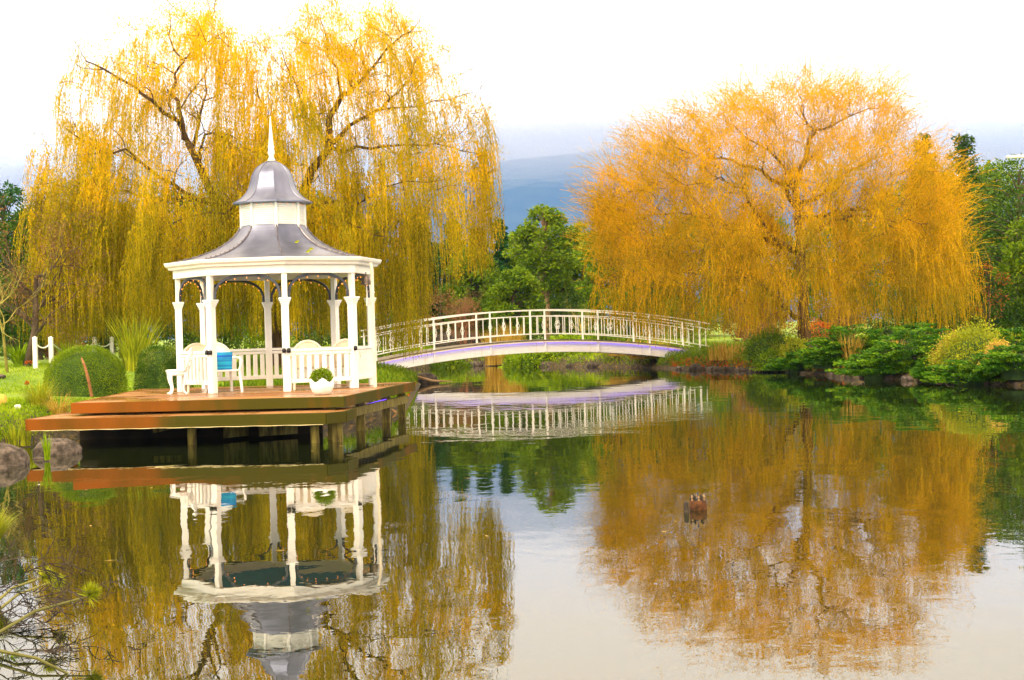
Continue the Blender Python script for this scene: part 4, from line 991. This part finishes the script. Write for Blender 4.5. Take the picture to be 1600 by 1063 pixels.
patch('bank_grass', 'rough grass along the right bank under the orange willow', [G(1030, 577, 0)[:2], G(1330, 588, 0)[:2], (20, 66), (6.5, 78)], 34000, .30, L_MG, .18, .03)
patch('bank_grass', 'green grass on the far bank behind the bridge', [(-10.5, 68), (7.5, 68), (10, 92), (-12, 92)], 60000, .30, L_LG, .2, .04)
for px, py, lab in ((42, 604, 'small red flower in the grass left of the dome bush'), (45, 570, 'low red flower clump by the spiky rosette')):
    b = RG(px, py + 6); t = thing('red_flower', lab, 'flower', b)
    obj('stalk', MB().tube([b, b + (0, 0, .16)], .008, 5), corem, t)
    n = 90; dv = unit(rng.normal(size=(n, 3))); quads_obj('petals', leaves(b + (0, 0, .17) + dv * np.array([.12 if py < 600 else .04, .07, .04]), .05, .03), L_RED, t)

# rocks
def rock(name, label, c, d, m=rockm, group=None, seed=0, cat='rock', nu=26, nv=16):
    r_ = np.random.default_rng(seed); ph = r_.uniform(0, 6, 9); vs = []
    for i in range(nv + 1):
        for j in range(nu):
            e = -PI / 2 + PI * i / nv; a = 2 * PI * j / nu; v = np.array([math.cos(a) * math.cos(e), math.sin(a) * math.cos(e), math.sin(e)])
            s = 1 + .10 * math.sin(3 * v[0] + ph[0]) * math.cos(2.5 * v[1] + ph[1]) + .07 * math.sin(5 * v[1] + ph[2]) * math.sin(4 * v[2] + ph[3]) + .035 * math.sin(11 * v[0] + ph[4]) * math.cos(9 * v[2] + ph[5])
            v = np.sign(v) * np.abs(v) ** .82; vs.append((c[0] + v[0] * d[0] / 2 * s, c[1] + v[1] * d[1] / 2 * s, c[2] + v[2] * d[2] / 2 * s))
    fs = [(i * nu + j, i * nu + (j + 1) % nu, (i + 1) * nu + (j + 1) % nu, (i + 1) * nu + j) for i in range(nv) for j in range(nu)]
    o = obj(name, MB().add(vs, fs), m, None, smooth=True, loc=c); return tag(o, label, cat, group)
q = G(14, 729); rock('boulder', 'large grey boulder at the water edge on the far left', (q[0] - .2, q[1] + .35, .0), (.78, .7, .64), seed=1)
q = G(84, 712); rock('boulder', 'rounded brown boulder under the end of the landing', (q[0] - .06, q[1] + .3, .0), (.74, .65, .50), seed=2)
q = G(-2, 738); rock('boulder', 'small pale stone in front of the far left boulder', (q[0], q[1] + .1, .02), (.18, .2, .16), seed=3)
q = G(58, 718); rock('boulder', 'small dark stone between the two left boulders', (q[0], q[1] + .1, -.01), (.22, .2, .09), rockd, seed=4)
q = RG(27, 641); rock('garden_stone', 'small white stone in the ground cover on the left bank', q + (0, 0, .05), (.13, .12, .1), white, seed=5)
q = RG(2, 636); rock('garden_stone', 'yellow sandstone block at the left edge', q + (-.05, 0, .1), (.3, .25, .28), mat('yellow_stone', (.5, .33, .04), (.6, .42, .08), 8, .8), seed=6)
q = RG(19, 562); rock('garden_stone', 'white stone beside the spiky rosette plant', q + (0, 0, .12), (.4, .3, .3), white, seed=7)
q = RG(0, 592); rock('garden_stone', 'pale flat stone on the lawn at the left edge', q + (-.1, 0, .05), (.5, .4, .14), rockm, seed=8)
q = G(662, 600); rock('boulder', 'dark rock with driftwood beyond the right end of the deck', (q[0], q[1] + .4, .0), (1.0, .8, .75), rockd, seed=9)
o = obj('driftwood', MB().tube([(q[0] - .3, q[1] - .1, .28), (q[0] + .3, q[1] - .15, .10), (q[0] + 1.0, q[1] - .2, .06)], [.05, .045, .015], 6), barkt, None, loc=(q[0], q[1], 0)); tag(o, 'pale driftwood stick poking out from the rock beyond the deck', 'driftwood')
seg = [((1062, 578), (1230, 582), 11, 'leaf strewn dark rock at the waterline by the right end of the bridge'), ((1232, 583), (1400, 594), 9, 'dark rock at the waterline below the first green junipers'), ((1410, 595), (1598, 603), 8, 'dark rock at the waterline near the right edge'), ((735, 572), (950, 574), 6, 'dark rock on the far bank under the bridge')]
for si, (a, b, n, lab) in enumerate(seg):
    for i in range(n):
        t = (i + random.uniform(.2, .8)) / n; q = G(a[0] + (b[0] - a[0]) * t, a[1] + (b[1] - a[1]) * t); s = random.uniform(.3, .75) * q[1] / 65
        rock('bank_rock', lab, (q[0], q[1] + .15, .02), (s, s * .8, s * random.uniform(.45, .75)), rockd if i % 3 else rockm, 'rocks along the bank ' + ('near the bridge end', 'below the junipers', 'near the right edge', 'under the bridge')[si], 20 + si * 20 + i, 'rock', 12, 8)

# juniper mounds and shrubs along the right bank
def juniper(label, px, py, wpx, hpx, D=None, lm=L_JUN, n=9500):
    b = RG(px, py) if D is None else PD(px, D); w, h = wpx / F * b[1], hpx / F * b[1]
    t = thing('juniper_shrub', label, 'shrub', b, 'spreading junipers on the right bank')
    dome = MB(); k = 0; Q = []
    nf = 110
    for i in range(nf):       # flat fans of needles reaching out
        a = random.uniform(0, 2 * PI); r = math.sqrt(random.random()); c = np.array([math.cos(a) * r * w * .42, math.sin(a) * r * w * .36, h * (.95 - .80 * r ** 1.6) * random.uniform(.30, 1.05)])
        Lf = w * random.uniform(.16, .30); m_ = n // nf
        u = rng.uniform(0, 1, m_) ; v = rng.normal(0, .32, m_) * (1 - u * .7)
        dr = np.array([math.cos(a), math.sin(a), 0]); sd = np.array([-dr[1], dr[0], 0])
        p = b + c + dr * (u * Lf)[:, None] + sd * (v * Lf)[:, None] + np.array([0, 0, 1]) * ((u * .30 - .22 * u * u) * Lf + rng.normal(0, .02, m_))[:, None]
        Q.append(leaves(p, .13 * rng.uniform(.6, 1.4, m_), .04, np.tile(dr + (0, 0, .25), (m_, 1)), .55))
    for i in range(14):
        a = random.uniform(0, 2 * PI); e = b + np.array([math.cos(a) * w * .4, math.sin(a) * w * .34, h * random.uniform(.2, .7)]); dome.tube([b - (0, 0, .05), b + (e - b) * .5 + (0, 0, .1 * h), e], [.05, .035, .01], 5)
    obj('stems', dome, barkd, t)
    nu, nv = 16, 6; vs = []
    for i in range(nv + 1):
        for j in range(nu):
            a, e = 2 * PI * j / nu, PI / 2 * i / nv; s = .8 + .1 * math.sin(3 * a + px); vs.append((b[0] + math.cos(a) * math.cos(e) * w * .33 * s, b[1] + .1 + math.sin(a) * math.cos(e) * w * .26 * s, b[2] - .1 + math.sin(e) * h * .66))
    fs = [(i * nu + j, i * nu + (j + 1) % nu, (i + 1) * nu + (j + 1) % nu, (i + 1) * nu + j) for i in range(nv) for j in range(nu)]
    obj('inner_core', MB().add(vs, fs), corej, t)  # opaque dark core added behind the needles so nothing shows through
    quads_obj('foliage', np.concatenate(Q), lm, t)
J = [('low juniper at the waterline, nearest to the bridge', 1252, 580, 90, 34, None), ('dark juniper below the orange willow trunk', 1300, 572, 100, 52, None), ('tall dark juniper mound right of the willow trunk', 1330, 560, 110, 58, None),
     ('wide juniper hanging over the rocks at the waterline', 1385, 590, 140, 44, None), ('dark juniper in the middle of the right bank', 1420, 572, 120, 58, None), ('juniper high on the bank behind the tan grasses', 1430, 556, 110, 52, None),
     ('low bright juniper spreading to the water near the right edge', 1530, 600, 150, 48, None), ('juniper at the right edge of the view', 1596, 590, 110, 62, None), ('upper juniper at the right edge below the dark trees', 1588, 560, 100, 46, None), ('small juniper at the foot of the golden shrub', 1462, 594, 60, 34, None)]
for lab, px, py, w, h, D in J: juniper(lab, px, py, w, h, D)
mat_red2 = leaf_mat('faded_red_leaf', [(.10, .05, .008), (.24, .07, .01), (.36, .12, .015)], 1.2, .3)
for lab, px, py, w, h, lm, n in [('yellow green shrub with golden side above the junipers', 1520, 572, 104, 54, L_YG, 11000), ('tan golden shrub between two junipers', 1487, 582, 52, 50, L_TAN, 6500),
        ('orange brown shrub in front of the yellow green one', 1562, 580, 46, 38, L_TAN, 5000), ('rusty orange shrub on the lawn beyond the bridge end', 1182, 528, 56, 26, L_RED, 2600), ('bright orange shrub at the foot of the orange willow', 1280, 530, 46, 28, L_RED, 2400),
        ('red leafed shrub in front of the dark right trees', 1545, 478, 60, 62, L_RED, 900), ('green shrub below the willow by the bridge end', 1205, 560, 80, 44, L_MG, 3600), ('low green shrub at the waterline below the willow', 1215, 578, 70, 30, L_MG, 3000), ('yellowing shrub in front of the orange willow trunk', 1245, 566, 50, 34, L_YG, 2600)]:
    D = {1545: 62}.get(px); b = RG(px, py) if D is None else PD(px, D)
    if px == 1545:
        t = crown_tree('shrub', lab, b, P(px, 405, 62)[2] - b[2], 1.9, mat_red2, None, n=420, ls=.12, clumps=16, lo=.3, cat='shrub', tr=.04); continue
    dome_shrub('shrub', lab, b, w / F * b[1], h / F * b[1], lm, n, .075 if n > 4500 else .11, corem, None, jag=.17, rnd=.9)
for lab, px, py, h, lm, n, sp in [('golden grass clump below the orange willow trunk', 1272, 566, .8, L_YG, 120, .4), ('fine tan grass left of the first juniper', 1218, 560, .7, L_TAN, 160, .4), ('tall golden grass at the right edge above the junipers', 1575, 556, .9, L_YG, 120, .4), ('straw grass on the bank by the right end of the bridge', 1135, 562, .8, L_TAN, 220, .7),
        ('tan upright grass clump among the junipers', 1330, 566, 1.0, L_TAN, 130, .25), ('rusty grass plume in the middle of the right bank', 1402, 560, .7, L_TAN, 80, .2), ('tall yellow green strappy plant in front of the golden shrub', 1432, 556, 1.3, L_YG, 34, .2), ('tan grass at the right edge by the water', 1590, 588, .7, L_TAN, 90, .2),
        ('weeping tan grass under the right end of the bridge', 1012, 578, 1.1, L_TAN, 620, .8), ('second weeping tan grass under the bridge, nearer its middle', 975, 576, .95, L_TAN, 520, .7), ('golden grass clump behind the bridge railing, left of centre', 775, 545, 1.9, L_TAN, 260, .6), ('golden grass clump behind the bridge, next to the bare shrub', 800, 545, 1.7, L_TAN, 220, .5)]:
    D = {775: 80, 800: 82, 1012: 69.0, 975: 71.6}.get(px); b = RG(px, py) if D is None else PD(px, D)
    tuft('ornamental_grass', lab, b, n, sp, h, .035, lm, None, lean=1.3 if 'weeping' in lab else .45, droop=.75 if 'weeping' in lab else .25)
for i, (px, D, w, h) in enumerate([(768, 76.6, 78, 26), (832, 76.6, 84, 28), (893, 76.8, 84, 27), (945, 75.4, 66, 26), (990, 73.4, 60, 22), (1040, 69.4, 46, 13), (728, 77.0, 60, 22), (700, 80, 60, 26), (650, 72, 60, 22)]):
    b = PD(px, D); dome_shrub('shrub', ['low green shrub on the far bank under the left part of the bridge', 'spreading green shrub on the far bank under the bridge crown', 'bright green shrub on the far bank right of the bridge crown', 'green shrub on the far bank beside the weeping grass', 'green shrub behind the weeping grass under the bridge', 'green shrub on the shore below the right end of the bridge', 'leftmost green shrub on the far bank under the bridge', 'green shrub behind the bridge railing near the golden willow', 'low shrub behind the left end of the bridge'][i],
        b - (0, 0, .1), w / F * D, h / F * D * 1.1, [L_MG, L_LG, L_LG, L_MG, L_MG, L_MG, L_MG, L_MG, L_MG][i], 3400, .2, corem, 'shrubs on the far bank', jag=.15, rnd=.9)
# grey stone wall / dark bank behind the bridge
q = PD(715, 86); rock('boulder', 'long dark rock on the lawn seen through the left half of the bridge railing', q + (0, 0, .5), (2.4, 1.2, 1.3), rockd, seed=71)

# ------------------------------------------------------------------ chain fence
posts_px = [(54, 44.5), (79, 44.9), (147, 51), (174, 51.6)]
pp = []
gt = None
for i, (px, D) in enumerate(posts_px):
    b = PD(px, D); pp.append(b); h = float(P(px, 529, D)[2] - b[2])
    t = thing('chain_post', ['leftmost white chain post on the lawn', 'second white chain post from the left', 'white chain post behind the top of the large dome bush', 'white chain post beside the flax plant'][i], 'post', b, 'white posts carrying the chain')
    obj('shaft', MB().box((b[0], b[1], b[2] + h / 2), (.115, .115, h)), white, t, bevel=.01)
    obj('cap', MB().lathe([(.085, h - .001), (.085, h + .02), (.01, h + .06)], (b[0], b[1], b[2]), 4, PI / 4), white, t)
def swag(a, b, sag=.22):
    h0, h1 = [float(P(800 + q[0] / q[1] * F + 6, 529, q[1])[2] - q[2]) for q in (a, b)]
    return [a + (b - a) * t + np.array([0, 0, (h0 + (h1 - h0) * t) - .1 - sag * 4 * t * (1 - t)]) for t in np.linspace(0, 1, 13)]
for i, (a, b, lab) in enumerate([(pp[0], pp[1], 'white chain between the two left posts'), (pp[1], pp[2], 'white chain running behind the large dome bush'), (pp[2], pp[3], 'short white chain by the flax plant')]):
    mb = MB(); mb.tube(swag(a, b, .16 if i != 1 else .35), .022, 5)
    o = obj('white_chain', mb, white, None, loc=a); tag(o, lab, 'chain', 'white chain between the posts')

# ------------------------------------------------------------------ pond fountain
q = G(1092, 798)
ft = thing('fountain_head', 'small rusty fountain head with a ring of nozzles floating in the pond', 'fountain', (q[0], q[1] + .085, 0))
cx, cy = q[0], q[1] + .085
obj('float', MB().lathe([(.075, -.08), (.084, -.02), (.086, .04), (.084, .088), (.07, .09)], (cx, cy, 0), 20), rustm, ft, smooth=True)
for i in range(12):
    a = 2 * PI * i / 12; x, y = cx + .07 * math.cos(a), cy + .07 * math.sin(a)
    obj('nozzle', MB().lathe([(.008, .088), (.010, .10), (.006, .115), (.013, .122), (.004, .142)], (x, y, 0), 7), barkt if i % 2 else rockd, ft)
obj('center_nozzle', MB().lathe([(.02, .088), (.022, .11), (.008, .12), (.006, .17), (.003, .175)], (cx, cy, 0), 8), darkm, ft)
q = G(1072, 800.5); o = obj('mooring_stake', MB().lathe([(.024, -.3), (.025, .055), (.022, .095), (.012, .10)], (q[0], q[1], 0), 10), rockd, None, loc=(q[0], q[1], 0)); tag(o, 'short dark stake beside the floating fountain head', 'stake')

n = 150; xy = np.stack([rng.uniform(-7, 18, n), rng.uniform(9, 62, n)], 1); xy = xy[pdist(xy[:, 0], xy[:, 1]) < -.3]; n = len(xy)
a = rng.uniform(0, 2 * PI, n); d = np.stack([np.cos(a), np.sin(a), a * 0], 1); sd = np.stack([-np.sin(a), np.cos(a), a * 0], 1); c = np.column_stack([xy, np.full(n, .006)]); l = rng.uniform(.03, .06, (n, 1))
o = quads_obj('floating_leaves', np.stack([c - d * l, c + sd * l * .3, c + d * l, c - sd * l * .3], 1), L_TAN); tag(o, 'small yellow leaves floating on the pond', 'leaves', kind='stuff')
for lx, R_, in ((.10, 1.05), (.34, 1.42), (.02, 1.62)):
    zz_ = np.interp(R_, [q[0] for q in mainp][::-1], [q[1] for q in mainp][::-1]); a_ = V0 + .35 + lx * .4; c = np.array([CX + R_ * .93 * math.sin(a_), CY - R_ * .93 * math.cos(a_), zz_ + .035])
    mb = MB(); mb.add([c + (-.05, 0, -.015), c + (0, .01, .03), c + (.06, 0, .01), c + (0, -.02, -.03), c + (0, .02, .0)], [(0, 1, 4), (1, 2, 4), (2, 3, 4), (3, 0, 4)])
    o = obj('fallen_leaf', mb, L_YG, None, loc=c); tag(o, 'yellow leaf stuck on the grey gazebo roof', 'leaf', 'leaves on the gazebo roof')
# ------------------------------------------------------------------ papyrus and branches in the near water
def papyrus(label, p0, p1, D, hs, lm=L_YG, dr=(1, 0, .3)):
    a, b = P(*p0, D), P(*p1, D + .4); t = thing('papyrus', label, 'plant', (a[0], a[1], 0), 'papyrus stems leaning over the near water')
    mid = (a + b) / 2 + (0, 0, .05); obj('stem', MB().tube([a, mid, b], [.011, .009, .006], 6), mat('papyrus_stem', (.10, .10, .02), (.2, .19, .05), 4, .6), t)
    n = 420; d = unit(np.array(dr) + rng.normal(0, .55, (n, 3))); l = rng.uniform(.2, 1, (n, 1)) ** .6 * hs
    quads_obj('umbel', leaves(b + d * l * .5, l[:, 0], .006, d, .01), lm, t)
D_ = 9.0
papyrus('upper papyrus stem leaning from the left edge with round yellow head', (-30, 962), (66, 902), 10.0, .10)
papyrus('middle papyrus stem with upright yellow green head', (-30, 1005), (138, 932), 9.4, .11, dr=(.5, 0, .8))
papyrus('papyrus stem whose head droops beside the upper one', (-30, 975), (84, 908), 10.4, .09, dr=(1, 0, -.2))
papyrus('lowest papyrus stem crossing the bottom left corner', (-40, 1010), (150, 1075), 8.4, .1, dr=(1, 0, -.1))
papyrus('papyrus with pale flat head near the bottom left corner', (-60, 1045), (8, 1040), 8.8, .14, L_LG, dr=(1, 0, .05))
b = G(-22, 872); tuft('papyrus', 'big yellow green papyrus tuft at the left edge over the water', P(-14, 850, 12.4), 700, .05, .30, .006, L_YG, None, lean=.9, droop=.2, cat='plant')
t = thing('fallen_branch', 'tangle of dark bare twigs over the water in the bottom left corner', 'branch', P(-60, 1000, 9.5)); mb = MB(); out = []
for (x, y, dx, dz) in ((-60, 985, 1, .12), (-60, 1000, 1, -.02), (-60, 1010, 1, .05), (-60, 1040, 1, .16), (-60, 950, 1, -.1), (-60, 1060, 1, .25)):
    p = P(x, y, random.uniform(9, 10.2)); grow(mb, p, np.array([dx, random.uniform(-.2, .2), dz]), .52, .008, 3, out, 0, .35, (3, 5), .6, .6, 6, 4)
mb.v = [(a, b_, max(c, .012)) for a, b_, c in mb.v]
obj('twigs', mb, mat('wet_dark_twig', (.015, .011, .008), (.05, .035, .022), 6, .7), t)
# ------------------------------------------------------------------ street lamp at the far right
b = PD(1612, 60); h = P(1612, 245, 60)[2] - b[2]
t = thing('street_lamp', 'white street lamp head reaching in from the right edge above the trees', 'street lamp', b)
obj('pole', MB().tube([b, b + (0, 0, h * .6), b + (0, 0, h)], [.08, .06, .045], 8), white, t)
e = b + np.array([-.05, 0, h]); obj('lamp_head', MB().box(e + np.array([-.35, 0, .02]), (.7, .2, .10)), white, t, bevel=.03)

# ------------------------------------------------------------------ distant hill, haze, low cloud
def hill():
    xs = np.linspace(-2600, 3000, 150); ys = np.linspace(2500, 4200, 60); X, Y = np.meshgrid(xs, ys)
    cr = 322 + 28 * np.sin(xs / 420 + 1.0) + 16 * np.sin(xs / 150) + 7 * np.sin(xs / 61 + 2)
    cr = cr * (.80 + .20 * np.exp(-((xs - 150) / 800) ** 2))
    t = np.clip((Y - 2500) / 800, 0, 1); Z = cr[None, :] * np.sin(t * PI / 2) ** 1.1 - 1.0
    Z = Z * np.where(Y > 3300, 1 - (Y - 3300) / 1100, 1) + 9 * np.sin(X / 70 + Y / 90) * np.sin(Y / 55) * t
    X, Y, Z = X * 3, Y * 3, Z * 3
    return grid_obj('hill', X, Y, Z, mat('forested_hill', (.015, .04, .02), (.05, .09, .03), .007, .9, detail=8))
tag(hill(), kind='structure')
HZ = True
if HZ:
    o = obj('haze', MB().box((600, 6500, 690), (20000, 13600, 1384)), bpy.data.materials.new('haze_air')); o.location = (0, 0, 0); tag(o, kind='stuff')
    m = o.data.materials[0]; m.use_nodes = True; nt = m.node_tree; nt.nodes.clear(); ou = nt.nodes.new('ShaderNodeOutputMaterial'); pv = nt.nodes.new('ShaderNodeVolumePrincipled')
    pv.inputs['Density'].default_value = .000115; pv.inputs['Color'].default_value = (.17, .38, 1.0, 1); pv.inputs['Anisotropy'].default_value = 0
    nt.links.new(pv.outputs[0], ou.inputs['Volume'])
    mb = MB()
    r_ = np.random.default_rng(3)
    for i in range(14):      # low cloud on the crest as thin layers, each starting a little higher up the hillside
        y0 = 2640 + i * 22; X_ = np.linspace(-2500, 2900, 90); vs = []
        zb = 356 * (.80 + .20 * np.exp(-((X_ - 150) / 800) ** 2)) - 62 + i * 6.5 + 11 * np.sin(X_ / (90 + 13 * i) + i * 2.1) + 6 * np.sin(X_ / 37 + i); zb = zb * y0 / 3300
        ct = (356 * (.80 + .20 * np.exp(-((X_ - 150) / 800) ** 2)) + 2 + i * 8 + 8 * np.sin(X_ / (110 + 9 * i) + i)) * y0 / 3300
        for x, z, zt_ in zip(X_, zb, ct): vs += [(x, y0, z), (x, y0 + 18, z), (x, y0 + 18, zt_), (x, y0, zt_)]
        k_ = len(X_); vs = [(a * 3, b * 3, c * 3) for a, b, c in vs]; mb.add(vs, [(j * 4 + q, j * 4 + (q + 1) % 4, (j + 1) * 4 + (q + 1) % 4, (j + 1) * 4 + q) for j in range(k_ - 1) for q in range(4)] + [(0, 1, 2, 3), tuple((k_ - 1) * 4 + q for q in (3, 2, 1, 0))])
    o = obj('low_cloud', mb, bpy.data.materials.new('low_cloud_air')); tag(o, kind='stuff')
    m = o.data.materials[0]; m.use_nodes = True; nt = m.node_tree; nt.nodes.clear(); ou = nt.nodes.new('ShaderNodeOutputMaterial'); pv = nt.nodes.new('ShaderNodeVolumePrincipled')
    pv.inputs['Density'].default_value = .0033; pv.inputs['Color'].default_value = (.97, .97, .98, 1)
    nt.links.new(pv.outputs[0], ou.inputs['Volume'])

# ------------------------------------------------------------------ world and sun
EL, AZ = math.radians(38), math.radians(215)
w = bpy.data.worlds.new('World'); bpy.context.scene.world = w; w.use_nodes = True; nt = w.node_tree; N, L = nt.nodes, nt.links
bg_ = N['Background']; sky = N.new('ShaderNodeTexSky'); sky.sky_type = 'NISHITA'; sky.sun_disc = False; sky.sun_elevation = EL; sky.sun_rotation = AZ
tc = N.new('ShaderNodeTexCoord'); sx = N.new('ShaderNodeSeparateXYZ'); L.new(tc.outputs['Generated'], sx.inputs[0])
no = N.new('ShaderNodeTexNoise'); no.inputs['Scale'].default_value = 3.2; no.inputs['Detail'].default_value = 5
mp = N.new('ShaderNodeMapping'); mp.inputs['Scale'].default_value = (1, 1, 3.5); L.new(tc.outputs['Generated'], mp.inputs[0]); L.new(mp.outputs[0], no.inputs['Vector'])
el = N.new('ShaderNodeMath'); el.operation = 'MULTIPLY_ADD'; el.inputs[1].default_value = .10; L.new(no.outputs['Fac'], el.inputs[0]); L.new(sx.outputs['Z'], el.inputs[2])
cr = N.new('ShaderNodeValToRGB'); e = cr.color_ramp.elements      # overcast cloud, bluer and dimmer low over the hills
K = 1 / 30
e[0].position = .04; e[0].color = (23 * K, 25 * K, 29 * K, 1); e[1].position = .40; e[1].color = (30 * K, 24.0 * K, 15.5 * K, 1)
for p_, c_ in ((.115, (25, 26, 27.5)), (.16, (30, 26, 21)), (.24, (30, 23.8, 15)), (.30, (30, 23.8, 14.5))):
    k = e.new(p_); k.color = (c_[0] * K, c_[1] * K, c_[2] * K, 1)
L.new(el.outputs[0], cr.inputs['Fac'])
sc_ = N.new('ShaderNodeVectorMath'); sc_.operation = 'SCALE'; sc_.inputs['Scale'].default_value = 30; L.new(cr.outputs[0], sc_.inputs[0])
mx = N.new('ShaderNodeMix'); mx.data_type = 'RGBA'; mx.inputs[0].default_value = .94
L.new(sky.outputs[0], mx.inputs[6]); L.new(sc_.outputs[0], mx.inputs[7]); L.new(mx.outputs[2], bg_.inputs['Color']); bg_.inputs['Strength'].default_value = .08
sn = bpy.data.lights.new('sun', 'SUN'); sn.energy = 1.5; sn.angle = math.radians(12); sn.color = (1, .86, .62); so = bpy.data.objects.new('sun', sn); link(so)
dv = Vector((math.sin(AZ) * math.cos(EL), math.cos(AZ) * math.cos(EL), math.sin(EL)))
so.rotation_euler = dv.to_track_quat('Z', 'Y').to_euler()
sc = bpy.context.scene
sc.view_settings.view_transform = 'Standard'; sc.view_settings.look = 'None'; sc.view_settings.exposure = .85; sc.view_settings.gamma = 1
sc.cycles.use_denoising = True; sc.cycles.max_bounces = 8; sc.cycles.transparent_max_bounces = 8; sc.cycles.volume_bounces = 0
sc.cycles.diffuse_bounces = 3; sc.cycles.glossy_bounces = 3
